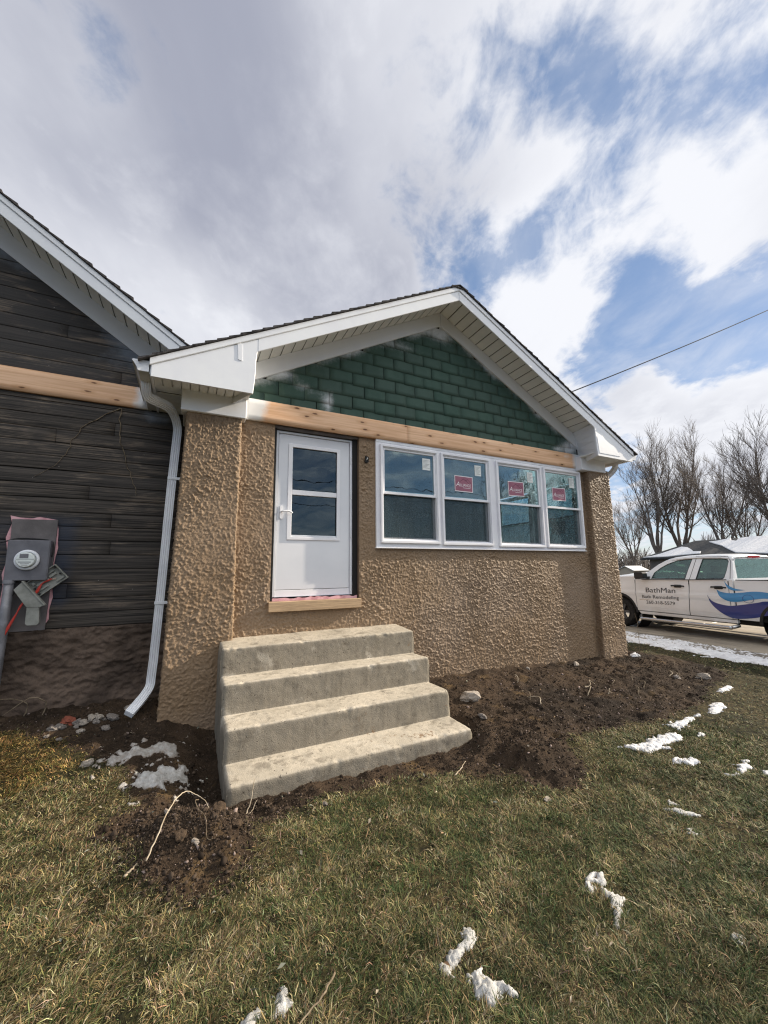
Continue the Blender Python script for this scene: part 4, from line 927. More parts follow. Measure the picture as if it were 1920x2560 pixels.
# ------------------------------------------------------------------ concrete steps
prof = [(-1.532, -.55), (-1.527, -.105), (-1.172, -.100), (-1.172, .158), (-.793, .150), (-.793, .420), (-.454, .408), (-.454, .672), (.02, .704), (.02, -.55)]
def round_poly(pp, rad):
    out = []
    for i, p1 in enumerate(pp):
        if i in (0, len(pp)-1): out.append(p1); continue
        a = Vector(pp[i-1]); b = Vector(p1); c = Vector(pp[i+1]); r = rad[i]
        r = min(r, (a-b).length*.45, (c-b).length*.45); pa = b+(a-b).normalized()*r; pc = b+(c-b).normalized()*r
        for k in range(5): t = k/4; out.append(tuple((1-t)**2*pa+2*t*(1-t)*b+t*t*pc))
    return out
rp_ = round_poly(prof[:-1], [0, .032, .008, .030, .008, .028, .008, .026, 0])
fine = []
for a, b in zip(rp_[:-1], rp_[1:]):
    L = math.dist(a, b); n = max(1, int(L/.016))
    for k in range(n): fine.append((a[0]+(b[0]-a[0])*k/n, a[1]+(b[1]-a[1])*k/n))
fine.append(rp_[-1]); fp = np.array(fine)
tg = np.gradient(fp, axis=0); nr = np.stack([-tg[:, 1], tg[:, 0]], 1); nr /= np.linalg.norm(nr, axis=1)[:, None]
ux = np.concatenate([[0, .004, .012, .022], np.linspace(.034, 2.156, 132), [2.168, 2.178, 2.186, 2.19]])
lip = np.concatenate([[-.013, -.006, -.002, -.0005], np.zeros(132), [-.0005, -.002, -.006, -.013]])
arcl = np.concatenate([[0], np.cumsum(np.linalg.norm(np.diff(fp, axis=0), axis=1))])
UX, AL = np.meshgrid(ux, arcl); dn = .0045*fbm(UX*3.2, AL*4, 2.2, 4)+.0022*fbm(UX*22, AL*22, 4.4, 3)
edge = np.zeros(len(fp))
for (y, z) in (prof[1], prof[3], prof[5], prof[7]): edge = np.maximum(edge, np.exp(-(np.hypot(fp[:, 0]-y, fp[:, 1]-z)/.03)**2))
chip = np.maximum(0, fbm(UX*4.3, AL*3, 7.1, 6, .7)-.38)*edge[:, None]*.040
disp = dn-chip+lip[None, :]
Vy = fp[:, 0][:, None]+nr[:, 0][:, None]*disp; Vz = fp[:, 1][:, None]+nr[:, 1][:, None]*disp+.014*(UX/2.19-.5)
Vx = UX+.028*sstep(-Vz, -.1, .25)*(1-UX/2.19)*0+.003*fbm(AL*3, UX*0+3, 5., 3)*np.where((UX < .03) | (UX > 2.16), 1, 0)
V = np.stack([Vx, Vy, Vz], -1); n0, n1_ = UX.shape
soiled = np.zeros(UX.shape)
tread1 = sstep(.03-np.abs(Vz+.10), 0, .01)
soiled += tread1*(.42*np.exp(-((Vx-1.45)/.55)**2-((Vy+1.35)/.15)**2)+.45*np.exp(-((Vx-1.72)/.14)**2-((Vy+1.45)/.07)**2))
for yy in (-1.172, -.793, -.454): soiled += .30*np.exp(-((Vy-yy)/.035)**2)*np.clip(fbm(Vx*2.2, Vx*0+yy, 3., 3)+.5, 0, 1.2)
soiled += .35*sstep(-Vz, .12, .26)
Vf = V.reshape(-1, 3); idx = np.arange(n0*n1_).reshape(n0, n1_)
Q = np.stack([idx[:-1, :-1], idx[1:, :-1], idx[1:, 1:], idx[:-1, 1:]], -1).reshape(-1, 4)
F = [Q]; extra = []; base = len(Vf); ev = []; tris = []
for col in (0, n1_-1):                                            # close the sides with strips down to the footing
    ids = idx[:, col]; st = base+len(ev); nl = 14
    pts_ = Vf[ids]
    for k in range(1, nl+1):
        for q in pts_:
            z = q[2]+(-.55-q[2])*(k/nl); y = q[1]+(max(q[1], -1.5)-q[1])*(k/nl)
            s = -1 if col == 0 else 1
            ev.append((q[0]+s*(.012+.006*float(perlin(np.array([y*9.]), np.array([z*9.]), 3.)[0])), y, z))
    m = len(ids); rows = [list(ids)]+[list(range(st+k*m, st+(k+1)*m)) for k in range(nl)]
    for k in range(nl):
        for j in range(m-1):
            qd = (rows[k][j], rows[k][j+1], rows[k+1][j+1], rows[k+1][j]); tris.append(qd if col else qd[::-1])
Vall = np.concatenate([Vf, np.array(ev)])
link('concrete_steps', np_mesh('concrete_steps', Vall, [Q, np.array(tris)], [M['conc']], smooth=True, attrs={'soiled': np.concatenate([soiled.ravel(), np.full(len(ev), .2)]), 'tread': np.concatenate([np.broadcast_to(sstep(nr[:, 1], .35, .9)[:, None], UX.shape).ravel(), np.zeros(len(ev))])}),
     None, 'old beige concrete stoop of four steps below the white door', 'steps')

# ------------------------------------------------------------------ pickup truck
tr = thing('pickup_truck', 'white crew cab pickup truck with blue waves parked on driveway', 'pickup truck', tuple(T_O), HD)
def tv(h): return .03*sstep(np.float64(.62-h), 0, .3)+.018*sstep(np.float64(h-1.02), 0, .25)+.012*sstep(np.float64(abs(h-.92)), 0, .10)
def gv(h): return .045+(h-1.28)*.40
TW = 2.03
def arch_h(u, lo):
    h = lo
    for c in (0, 3.64):
        dx = abs(u-c)
        if dx < .47: h = max(h, .40+math.sqrt(max(0, .47**2-dx**2))*1.0 if dx < .467 else lo)
    return h
def side_panel(name, u0, u1, top, lo, parent, mirror, front_edge=None, rear_edge=None):
    mb = MB(); n = max(6, int((u1-u0)/.045)); nh = 14
    cols = []
    for i in range(n+1):
        t = i/n; um = u0+(u1-u0)*t; b = arch_h(um, lo); cols.append([])
        for j in range(nh+1):
            s = j/nh; h = b+(top(um)-b)*s
            ua = u0 if front_edge is None else front_edge(h); ub = u1 if rear_edge is None else rear_edge(h)
            cols[-1].append((ua+(ub-ua)*t, h))
    for d_ in (0, .03):
        for c in cols:
            for u, h in c:
                v = tv(h)+d_; mb.v.append((u, v if not mirror else TW-v, h))
    m = nh+1; N = (n+1)*m
    for i in range(n):
        for j in range(nh): a = i*m+j; mb.f.append((a, a+m, a+m+1, a+1)); mb.f.append((N+a, N+a+1, N+a+m+1, N+a+m))
        a = i*m; mb.f.append((a, N+a, N+a+m, a+m)); a = i*m+nh; mb.f.append((a, a+m, N+a+m, N+a))
    for j in range(nh): a = j; mb.f.append((a, a+1, N+a+1, N+a)); a = n*m+j; mb.f.append((a, N+a, N+a+1, a+1))
    return mb.build(name, M['truck'], parent, smooth=False, bevel=.004)
def sgl(parts):  # left and right copies through v -> TW - v
    pass
bel = lambda u: 1.275+.018*(u-.6)
seamB = lambda h: 1.80+(.05 if h > 1.0 else .05*(h-.45)/.55) if h < 1.2 else 1.85
mb = MB()                                                        # dark inner body and frame
mb.box(-.55, 2.70, .12, TW-.12, .42, 1.18).box(2.80, 4.62, .16, TW-.16, .45, .62).box(-.8, 4.6, .45, TW-.45, .32, .42)
mb.build('chassis', M['plastic_black'], tr)
for mir in (False, True):
    mv = (lambda v: v) if not mir else (lambda v: TW-v)
    side_panel('fender', -.88, .495, lambda u: 1.30+.06*sstep(np.float64(u), -.8, .4), .48, tr, mir)
    fd = side_panel('door', .508, 1.80, lambda u: bel(u), .47, tr, mir, rear_edge=lambda h: 1.80+.05*float(sstep(np.float64(h), .5, 1.2)))
    rd = side_panel('door', 1.815, 2.655, lambda u: bel(u), .47, tr, mir, front_edge=lambda h: 1.815+.05*float(sstep(np.float64(h), .5, 1.2)))
    side_panel('cab_corner', 2.668, 2.745, lambda u: bel(u), .47, tr, mir)
    side_panel('bed_side', 2.775, 4.76, lambda u: 1.30, .47, tr, mir)
    m = MB(); m.prism([(.52, .455), (2.74, .455), (2.74, .385), (.58, .385)], lambda u, h: (u, mv(.035), h), lambda u, h: (u, mv(.12), h)); m.build('rocker', M['truck'], tr, bevel=.008)
    m = MB(); m.tube(smooth_path([(.56, mv(.06), .34), (.66, mv(-.06), .285), (.9, mv(-.075), .28), (2.5, mv(-.075), .29), (2.66, mv(-.06), .30), (2.74, mv(.08), .34)], 5), .038, 10); m.build('running_board', M['bar'], tr, smooth=True)
    # greenhouse side with two window openings
    out = [(.625, 1.284), (.80, 1.455), (1.06, 1.66), (1.25, 1.765), (1.42, 1.815), (1.70, 1.845), (2.10, 1.855), (2.45, 1.845), (2.66, 1.80), (2.70, 1.70), (2.735, 1.50), (2.748, 1.31)]
    w1 = [(.93, 1.300), (.985, 1.45), (1.14, 1.58), (1.30, 1.675), (1.52, 1.755), (1.70, 1.778), (1.865, 1.785), (1.80, 1.50), (1.765, 1.302)]
    w2 = [(2.085, 1.785), (2.54, 1.775), (2.60, 1.755), (2.625, 1.71), (2.605, 1.50), (2.575, 1.345), (2.545, 1.318), (1.99, 1.305), (2.035, 1.55)]
    g = MB().prism([out, w1, w2], lambda u, h: (u, mv(gv(h)), h), lambda u, h: (u, mv(gv(h)+.05), h)).build('cab_frame', M['truck'], tr, bevel=.004)
    MB().prism(w1, lambda u, h: (u, mv(gv(h)+.018), h), lambda u, h: (u, mv(gv(h)+.022), h)).build('window', M['car_glass'], fd); MB().prism(w2, lambda u, h: (u, mv(gv(h)+.018), h), lambda u, h: (u, mv(gv(h)+.022), h)).build('window', M['car_glass'], rd)
    for pr, wv in ((fd, w1), (rd, w2)):
        cu, ch = sum(q[0] for q in wv)/len(wv), sum(q[1] for q in wv)/len(wv)
        inner = [(cu+(u-cu)*.955, ch+(h-ch)*.93) for u, h in wv]
        MB().prism([wv, inner], lambda u, h: (u, mv(gv(h)+.010), h), lambda u, h: (u, mv(gv(h)+.017), h)).build('window_seal', M['plastic_black'], pr)
    MB().prism([(.70, 1.272), (1.83, 1.288), (2.63, 1.303), (2.63, 1.318), (1.83, 1.302), (.70, 1.288)], lambda u, h: (u, mv(.012), h), lambda u, h: (u, mv(.05), h)).build('belt_strip', M['plastic_black'], tr)
    for pr, a, b, h in ((fd, 1.45, 1.74, 1.135), (rd, 2.32, 2.61, 1.135)):
        MB().tube([(a, mv(.02), h), (a+.03, mv(-.03), h+.012), ((a+b)/2, mv(-.04), h+.014), (b-.03, mv(-.03), h+.010), (b, mv(.02), h)], .017, 8).prism(rrect(a+.06, b-.05, h-.035, h+.035, .03, 4), lambda u, q: (u, mv(.010), q), lambda u, q: (u, mv(.03), q)).build('handle', M['plastic_black'], pr, smooth=False)
    # door seams as dark gaps
    m = MB().tube([(-.02+.502, mv(.03), .5), (.502, mv(.035), 1.27)], .012, 6).tube([(1.807, mv(.035), .48), (1.812, mv(.03), .7), (1.857, mv(.035), 1.27)], .012, 6).tube([(2.662, mv(.035), .48), (2.662, mv(.035), 1.28)], .012, 6)
    m.build('door_gap', M['black'], tr)
    m = MB().tube([(1.862, mv(gv(1.29)-.001), 1.29), (1.90, mv(gv(1.5)-.001), 1.5), (1.955, mv(gv(1.80)-.001), 1.80)], .005, 5); m.tube([(1.94, mv(gv(1.83)-.001), 1.835), (2.60, mv(gv(1.82)-.001), 1.825), (2.66, mv(gv(1.72)-.001), 1.72), (2.69, mv(gv(1.32)-.001), 1.32)], .005, 5); m.build('door_gap', M['black'], tr)
    # mirror
    m = MB().prism(rrect(.68, .92, 1.30, 1.475, .05, 4), lambda u, h: (u-.02, mv(-.20), h), lambda u, h: (u, mv(-.06), h)).box(.80, .90, *sorted((mv(-.07), mv(.08))), 1.30, 1.36); m.build('mirror', M['plastic_black'], tr, bevel=.02, seg=2)
    # wheels
    for c in (0, 3.64):
        wh = link('wheel', None, tr); wh.location = (c, mv(.17), .40)
        s = -1 if not mir else 1
        o = MB().lathe([(.24, .13), (.36, .135), (.395, .10), (.402, .05), (.402, -.05), (.395, -.10), (.36, -.135), (.24, -.13), (.24, .13)], (0, 0, 0), 'y', 40).build('tyre', M['tyre'], wh, smooth=False, bevel=.004)
        mm = MB().lathe([(.24, s*.12), (.235, s*.10), (.22, s*.05), (.21, -s*.1)], (0, 0, 0), 'y', 32).lathe([(0, s*.095), (.06, s*.095), (.07, s*.07), (.07, s*.02), (0, s*.02)], (0, 0, 0), 'y', 20)
        for k in range(6):
            a = k*math.pi/3; ca_, sa_ = math.cos(a), math.sin(a)
            pr = lambda u, v, y: (u*ca_-v*sa_, y, u*sa_+v*ca_)
            mm.prism([(.05, -.035), (.228, -.028), (.228, .028), (.05, .035)], lambda u, v: pr(u, v, s*.10), lambda u, v: pr(u, v, s*.06))
        mm.build('rim', M['rim'], wh)
        MB().prism(arc((c, .40), .515, 0, 180, 20)+arc((c, .40), .462, 180, 0, 20), lambda u, h: (u, mv(-.012+tv(h)), h), lambda u, h: (u, mv(.05), h)).build('arch_trim', M['plastic_black'], tr, bevel=.006)
        mb = MB().lathe([(.52, -.12), (.52, .32)], (c, mv(.17)+(.1 if not mir else -.3), .40), 'y', 24); mb.build('wheel_well', M['black'], tr)
def sheet(name, us, vs_, hf, mat, th=.03):
    mb = MB(); n, m = len(us), len(vs_)
    for d_ in (0, th):
        for u in us:
            for v in vs_: mb.v.append((u, v, hf(u, v)-d_))
    N = n*m
    for i in range(n-1):
        for j in range(m-1): a = i*m+j; mb.f.append((a, a+m, a+m+1, a+1)); mb.f.append((N+a, N+a+1, N+a+m+1, N+a+m))
        a = i*m; mb.f.append((a, N+a, N+a+m, a+m)); a = i*m+m-1; mb.f.append((a, a+m, N+a+m, N+a))
    for j in range(m-1): a = j; mb.f.append((a, a+1, N+a+1, N+a)); a = (n-1)*m+j; mb.f.append((a, N+a, N+a+1, a+1))
    return mb.build(name, mat, tr, smooth=False)
rl = [(1.25, 1.785), (1.42, 1.825), (1.70, 1.858), (2.10, 1.868), (2.45, 1.858), (2.62, 1.835), (2.70, 1.80)]
def rlh(u): return float(np.interp(u, [a for a, b in rl], [b for a, b in rl]))
o = sheet('roof', [q[0] for q in rl], [.235+1.56*k/14 for k in range(15)], lambda u, v: rlh(u)+.035*(1-((v-1.015)/.78)**2)-.045*max(0, abs(v-1.015)-.68)/.1, M['truck']); o.data.polygons.foreach_set('use_smooth', [True]*len(o.data.polygons))
o = sheet('hood', [-.90, -.80, -.6, -.3, 0, .3, .55, .66], [.06+1.91*k/14 for k in range(15)], lambda u, v: 1.20+.20*float(sstep(np.float64(u), -1.15, .35))+.05*(1-((v-1.015)/.96)**2)+.02*(abs(v-1.015) < .4)-.05*max(0, abs(v-1.015)-.85)/.1, M['truck']); o.data.polygons.foreach_set('use_smooth', [True]*len(o.data.polygons))
MB().box(-.98, -.88, .05, TW-.05, .55, 1.18).build('front_grille', M['bar'], tr, bevel=.03); MB().box(-1.05, -.92, .03, TW-.03, .42, .62).build('bumper', M['bar'], tr, bevel=.03)
MB().prism([(.10, 0), (1.93, 0), (1.74, 1), (.29, 1)], lambda v, t: (.64+.62*t, v, 1.30+.47*t), lambda v, t: (.645+.62*t, v, 1.294+.47*t)).build('windshield', M['car_glass'], tr)
# cab back wall with its window
bw = lambda d_: (lambda v, h: (2.752-.075*(h-1.3)/.5+d_, v, h))
rwin = [(.22, 1.335), (1.81, 1.335), (1.73, 1.70), (1.66, 1.765), (.37, 1.765), (.30, 1.70)]
MB().prism([[(.06, .62), (1.97, .62), (1.97, 1.28), (1.775, 1.80), (.255, 1.80), (.06, 1.28)], rwin], bw(0), bw(-.04)).build('cab_back', M['truck'], tr, bevel=.004)
MB().prism(rwin, bw(-.012), bw(-.016)).build('rear_window', M['car_glass'], tr)
for a in (): MB().prism([(a, 1.34), (a+.02, 1.34), (a+.02, 1.762), (a, 1.762)], bw(-.004), bw(-.02)).build('slider_bar', M['plastic_black'], tr)
MB().prism(rrect(.80, 1.23, 1.792, 1.842, .012, 3), lambda v, h: (2.712, v, h), lambda v, h: (2.66, v, h)).build('brake_light', M['lamp_red'], tr, bevel=.004)
# bed interior, tailgate, rear lamps
MB().box(2.79, 2.83, .08, TW-.08, .62, 1.29).box(2.83, 4.68, .08, TW-.08, .62, .66).build('bed_floor', M['plastic_black'], tr)
MB().box(2.80, 4.74, .028, .085, 1.301, 1.315).build('bed_rail', M['plastic_black'], tr); MB().box(2.80, 4.74, TW-.085, TW-.028, 1.301, 1.315).build('bed_rail', M['plastic_black'], tr)
MB().box(4.70, 4.77, .10, TW-.10, .62, 1.30).build('tailgate', M['truck'], tr, bevel=.01); MB().box(4.66, 4.90, .05, TW-.05, .45, .60).build('bumper', M['bar'], tr, bevel=.03)
for a, b in ((.03, .098), (TW-.098, TW-.03)): MB().box(4.68, 4.775, a, b, .90, 1.26).build('tail_light', M['lamp_red'], tr, bevel=.01)
# cabin
for u0, v0 in ((1.55, .30), (1.55, 1.15), (2.40, .3), (2.40, 1.15)):
    sx = MB().prism([(u0-.5, .80), (u0, .78), (u0+.16, 1.42), (u0+.07, 1.44), (u0-.05, 1.0), (u0-.5, .96)], lambda u, h: (u, v0, h), lambda u, h: (u, v0+.58, h)).prism(rrect(u0+.08, u0+.17, 1.46, 1.62, .03, 3), lambda u, h: (u, v0+.14, h), lambda u, h: (u, v0+.42, h)).build('seat', M['seat'], tr, bevel=.03)
MB().prism([(.62, 1.0), (1.05, 1.0), (1.02, 1.25), (.70, 1.30)], lambda u, h: (u, .16, h), lambda u, h: (u, TW-.16, h)).build('dashboard', M['plastic_black'], tr)
mb = MB(); mb.tube([(1.16+.06*math.sin(a), .57+.19*math.cos(a), 1.28+.18*math.sin(a)) for a in [k*math.pi/12 for k in range(25)]], .016, 6); mb.tube([(1.0, .57, 1.2), (1.16, .57, 1.28)], .03, 6).build('steering_wheel', M['plastic_black'], tr)
# lettering and waves on the flank
def onbody(off): return lambda u, h: (u, float(tv(h))-off, h)
for body, cu, chh, size, wd, nm in (("BathMan", 1.165, 1.012, .175, .74, 'lettering'), ("Bath Remodeling", 1.14, .842, .120, .92, 'lettering'), ("260-318-5579", 1.135, .703, .115, .72, 'lettering')):
    Vt, Ft = text_mesh(body, size, width=wd); f = onbody(.007); mb = MB(); mb.add([f(cu+a, chh+b+.02*a) for a, b, c in Vt], Ft)
    # small serifs under the stems
    mb.build(nm, M['letter'], tr, recalc=False)
MB().prism([(.60, .755), (.98, .762), (.98, .769), (.60, .762)], onbody(.007), onbody(.004)).build('lettering_rule', M['bar'], tr)
def closed(pp, n=5):
    P = [Vector((a, b, 0)) for a, b in pp]; N = len(P); out = []
    return [(q.x, q.y) for q in smooth_path([(a, b, 0) for a, b in pp], n)]
def decal(name, up, low, mat):
    u_ = closed(up); l_ = closed(low); mb = MB(); n = 64
    ua = [q[0] for q in u_]; ub = [q[1] for q in u_]; la = [q[0] for q in l_]; lb = [q[1] for q in l_]
    x0, x1 = max(min(ua), min(la)), min(max(ua), max(la))
    for i in range(n+1):
        x = x0+(x1-x0)*i/n; a = np.interp(x, ua, ub); b = np.interp(x, la, lb)
        for j in range(5): h = b+(max(a, b)-b)*j/4; mb.v.append(onbody(.005)(x, float(h)))
    for i in range(n):
        for j in range(4): k = i*5+j; mb.f.append((k, k+5, k+6, k+1))
    mb.build(name, mat, tr, recalc=False)
decal('wave_decal', [(2.59, 1.285), (2.64, 1.205), (2.73, 1.145), (2.82, 1.115), (2.96, 1.10)], [(2.59, 1.28), (2.62, 1.18), (2.68, 1.105), (2.79, 1.08), (2.96, 1.099)], M['wave_light'])
decal('wave_decal', [(2.43, 1.09), (2.51, 1.045), (2.66, 1.022), (2.87, 1.04), (3.11, 1.075), (3.35, 1.06), (3.7, .98), (4.2, .95)], [(2.43, 1.085), (2.47, .96), (2.59, .865), (2.73, .84), (2.89, .862), (3.09, .91), (3.33, .945), (3.7, .90), (4.2, .945)], M['wave_light'])
decal('wave_decal', [(2.23, .97), (2.30, .845), (2.44, .78), (2.66, .752), (2.92, .80), (3.14, .85), (3.33, .89), (3.8, .86), (4.4, .70)], [(2.23, .965), (2.26, .83), (2.36, .685), (2.52, .555), (2.68, .49), (2.88, .50), (3.11, .55), (3.29, .605), (3.8, .66), (4.4, .69)], M['wave_dark'])
fc = [(3.0+.10*math.cos(a), .92+.085*math.sin(a)) for a in [k*math.pi/14 for k in range(28)]]; fi = [(3.0+.094*math.cos(a), .92+.079*math.sin(a)) for a in [k*math.pi/14 for k in range(28)]]
MB().prism([fc, fi], onbody(.008), onbody(.004)).build('fuel_door', M['wave_dark'], tr)

# ------------------------------------------------------------------ neighbouring house, outbuilding
nb2 = thing('neighbour_house', 'low ranch house with melting snow on its dark roof behind the truck', 'house', (42, 3, -.2))
def PB(mb, *a, **k):
    o = mb.build(*a, **k); o.matrix_parent_inverse = Matrix.Translation((-42, -3, .2)); return o
PB(MB().box(38.2, 46.4, -14, 17.3, -.3, 2.25), 'wall', M['far_wall'], nb2)
RX = 42.3
rf = MB().add([(37.6, -14.6, 2.2), (47, -14.6, 2.2), (47, 17.85, 2.2), (37.6, 17.85, 2.2), (RX, -11.5, 3.79), (RX, 15.4, 3.79), (37.6, -14.6, 2.06), (47, -14.6, 2.06), (47, 17.85, 2.06), (37.6, 17.85, 2.06)],
    [(3, 0, 4, 5), (1, 2, 5, 4), (2, 3, 5), (0, 1, 4), (0, 3, 9, 6), (1, 0, 6, 7), (2, 1, 7, 8), (3, 2, 8, 9), (6, 9, 8, 7)])
PB(rf, 'roof', M['far_roof'], nb2)
def onroof(off): return lambda x, y: (x, y, 2.2+(x-37.6)*.3383+off)
snl = [(37.65, 17.6), (37.9, 17.0), (38.5, 16.5), (39.5, 16.05), (40.35, 15.6), (40.1, 15.0), (39.25, 14.27), (38.85, 14.0), (38.8, 13.4), (38.25, 13.22), (38.15, 13.9), (37.95, 14.8), (37.7, 15.6)]
snr = [(41.5, 13.95), (41.6, 13.4), (42.2, 12.6), (41.5, 12.3), (41.3, 11.9), (42.0, 12.0), (42.2, 11.6), (42.25, 10), (42.25, -8), (40, -10), (37.8, -10), (37.75, 8.7), (38.2, 10.8), (39.1, 11.6), (40.2, 12.5), (40.8, 13.2)]
for q in (snl, snr): PB(MB().prism(q, onroof(.10), onroof(.005)), 'roof_snow', M['snow_clean'], nb2, bevel=.03)
for y in (9.5, 3.2, -4): wn = PB(MB().box(38.16, 38.19, y-.9, y+.9, .75, 1.85), 'window', M['door_glass'], nb2)
PB(MB().tube([(42.6, 7.4, 3.6), (42.6, 7.4, 4.25)], .06, 8), 'vent_pipe', M['plastic_black'], nb2)
sh = thing('outbuilding', 'small tan outbuilding with a snowy roof left of the truck', 'shed', (58.5, 32.2, -.2))
def PS(mb, *a, **k):
    o = mb.build(*a, **k); o.matrix_parent_inverse = Matrix.Translation((-58.5, -32.2, .2)); return o
PS(MB().prism([(30.9, -.3), (33.3, -.3), (33.3, .95), (32.0, 1.50), (30.9, .95)], lambda a, b: (57.6, a, b), lambda a, b: (61, a, b)), 'wall', M['shed'], sh)
PS(MB().prism([(33.55, .88), (32.0, 1.58), (32.0, 1.50), (33.5, .80)], lambda a, b: (57.4, a, b), lambda a, b: (61.2, a, b)).prism([(30.65, .88), (32.0, 1.58), (32.0, 1.50), (30.7, .80)], lambda a, b: (57.4, a, b), lambda a, b: (61.2, a, b)), 'roof', M['snow_clean'], sh)

# ------------------------------------------------------------------ bare trees
class Tubes:
    def __init__(s): s.V = []; s.F = []; s.n = 0
    def add(s, P, r, k):
        P = np.asarray(P); m = len(P); t = np.gradient(P, axis=0); t /= np.linalg.norm(t, axis=1)[:, None]+1e-9
        a = np.cross(t, [0.31, .77, .55]); a /= np.linalg.norm(a, axis=1)[:, None]+1e-9; b = np.cross(t, a); ang = 2*np.pi*np.arange(k)/k
        v = P[:, None]+(a[:, None]*np.cos(ang)[None, :, None]+b[:, None]*np.sin(ang)[None, :, None])*np.asarray(r)[:, None, None]
        s.V.append(v.reshape(-1, 3)); i = np.arange(m-1)[:, None]*k+s.n; j = np.arange(k)[None]; j2 = (j+1) % k
        s.F.append(np.stack([i+j, i+j2, i+k+j2, i+k+j], -1).reshape(-1, 4)); s.n += m*k
    def mesh(s, name, mat): return np_mesh(name, np.concatenate(s.V), [np.concatenate(s.F)], [mat])
def make_tree(seed, H, leaders, lean=.26, twig=.0105, dens=1.):
    rg = np.random.RandomState(seed); tk_ = Tubes(); cr = Tubes()
    def stem(p0, d0, L, r0, r1, n, up, wob):
        P = [np.array(p0, float)]; d_ = np.array(d0, float); d_ /= np.linalg.norm(d_)
        for i in range(n):
            d_ = d_+rg.normal(size=3)*wob+np.array([0, 0, up]); d_ /= np.linalg.norm(d_); P.append(P[-1]+d_*L/n)
        return np.array(P), np.linspace(r0, r1, n+1)
    def branch(P, r, i): return P[i], (P[min(i+1, len(P)-1)]-P[i-1]), r[i]
    h0 = H*rg.uniform(.17, .24); R0 = H*.021
    P, r = stem((0, 0, -.3), (rg.normal()*.03, rg.normal()*.03, 1), h0+.3, R0*1.25, R0, 4, .05, .02); tk_.add(P, r, 9)
    def side(d_, ang, az):
        d_ = d_/np.linalg.norm(d_); a = np.cross(d_, [.3, .2, .9]); a /= np.linalg.norm(a); b = np.cross(d_, a)
        return d_*math.cos(ang)+(a*math.cos(az)+b*math.sin(az))*math.sin(ang)
    for l in range(leaders):
        az = l*2*math.pi/leaders+rg.uniform(-.4, .4); tl = lean*rg.uniform(.35, 1.5)
        L = (H-h0)*rg.uniform(.78, 1.04)
        P1, r1 = stem(P[-1]-np.array([0, 0, rg.uniform(0, .4)]), (math.sin(tl)*math.cos(az), math.sin(tl)*math.sin(az), math.cos(tl)), L, R0*rg.uniform(.36, .58), .024, 12, .045, .06); tk_.add(P1, r1, 6)
        for i in range(3, 13):
            for q in range(2 if rg.rand() < .45*dens else 1):
                ii = min(i, 11); p0, d0, rr = branch(P1, r1, ii)
                L2 = L*rg.uniform(.22, .42)*(1.15-.6*i/13)
                P2, r2 = stem(p0, side(d0, rg.uniform(.45, .95), rg.uniform(0, 6.28)), L2, min(rr*.55, .065), .017, 6, .13, .09); cr.add(P2, r2, 4)
                for k in range(1, 7):
                    for q2 in range(2 if rg.rand() < .6 else 1):
                        p3, d3, r3 = branch(P2, r2, min(k, 5)); L3 = L2*rg.uniform(.28, .6)
                        P3, r3_ = stem(p3, side(d3, rg.uniform(.3, .8), rg.uniform(0, 6.28)), L3, min(r3*.6, .022), twig, 4, .17, .10); cr.add(P3, r3_, 3)
                        for k2 in range(1, 5):
                            p4, d4, r4 = branch(P3, r3_, k2); P4, r4_ = stem(p4, side(d4, rg.uniform(.3, .7), rg.uniform(0, 6.28)), L3*rg.uniform(.3, .7), twig, twig*.6, 2, .18, .10); cr.add(P4, r4_, 3)
    return tk_.mesh('trunk', M['bark']), cr.mesh('crown', M['bark'])
TM = [make_tree(5, 16, 5, .30), make_tree(12, 16, 6, .33), make_tree(31, 16, 4, .27)]
TREES = [((56, 26.2), 17.0, 0, .3, 'tall bare tree rising left of the snowy ranch house roof'), ((60, 25.4), 18.5, 1, 1.2, 'large bare tree with a forked trunk behind the peak of the ranch roof'),
         ((57, 19.3), 14.5, 2, 2.2, 'slimmer bare tree standing behind the middle of the snowy roof'), ((61, 19.0), 12.5, 0, 4.0, 'short bare tree right behind the slimmer bare tree'),
         ((56, 13.6), 17.5, 1, 3.4, 'big bare tree at the right edge above the truck bed'), ((64, 34.5), 13.0, 2, 5.0, 'distant bare tree showing beside the brown corner pier'),
         ((58, 8.5), 16.5, 2, 1.0, 'bare tree farthest right behind the ranch house'),
         ((25.5, -21.5), 9.5, 0, .8, 'bare tree across the lawn reflected in the windows'), ((30.5, -20.5), 10, 1, 2.9, 'second bare tree across the lawn reflected in the windows'), ((36, -22.5), 11, 2, 4.4, 'third bare tree across the lawn reflected in the windows')]
for (x, y), H, k, rz, lab in TREES:
    t = thing('bare_tree', lab, 'tree', (x, y, -.22), rz, 'bare winter trees'); t.scale = (H/16,)*3
    link('trunk', TM[k][0], t); link('crown', TM[k][1], t)
# far brush
tb = Tubes(); rg = np.random.RandomState(77)
for k in range(7000):
    a = rg.uniform(-.75, 1.25); dist = rg.uniform(100, 135); x, y = dist*math.cos(a), dist*math.sin(a)
    hmax = 6.5+2.5*math.sin(a*23)+2*math.sin(a*51+1); h = hmax*rg.uniform(.45, 1.0); dx, dy = rg.normal(0, .9, 2)
    z0 = -.3 if rg.rand() < .5 else h*rg.uniform(.2, .6)
    tb.add([(x, y, z0), (x+dx*.5, y+dy*.5, (z0+h)/2), (x+dx*1.6, y+dy*1.6, h)], [.09, .06, .03], 3)
link('far_treeline', tb.mesh('far_treeline', M['bark']), kind='stuff')

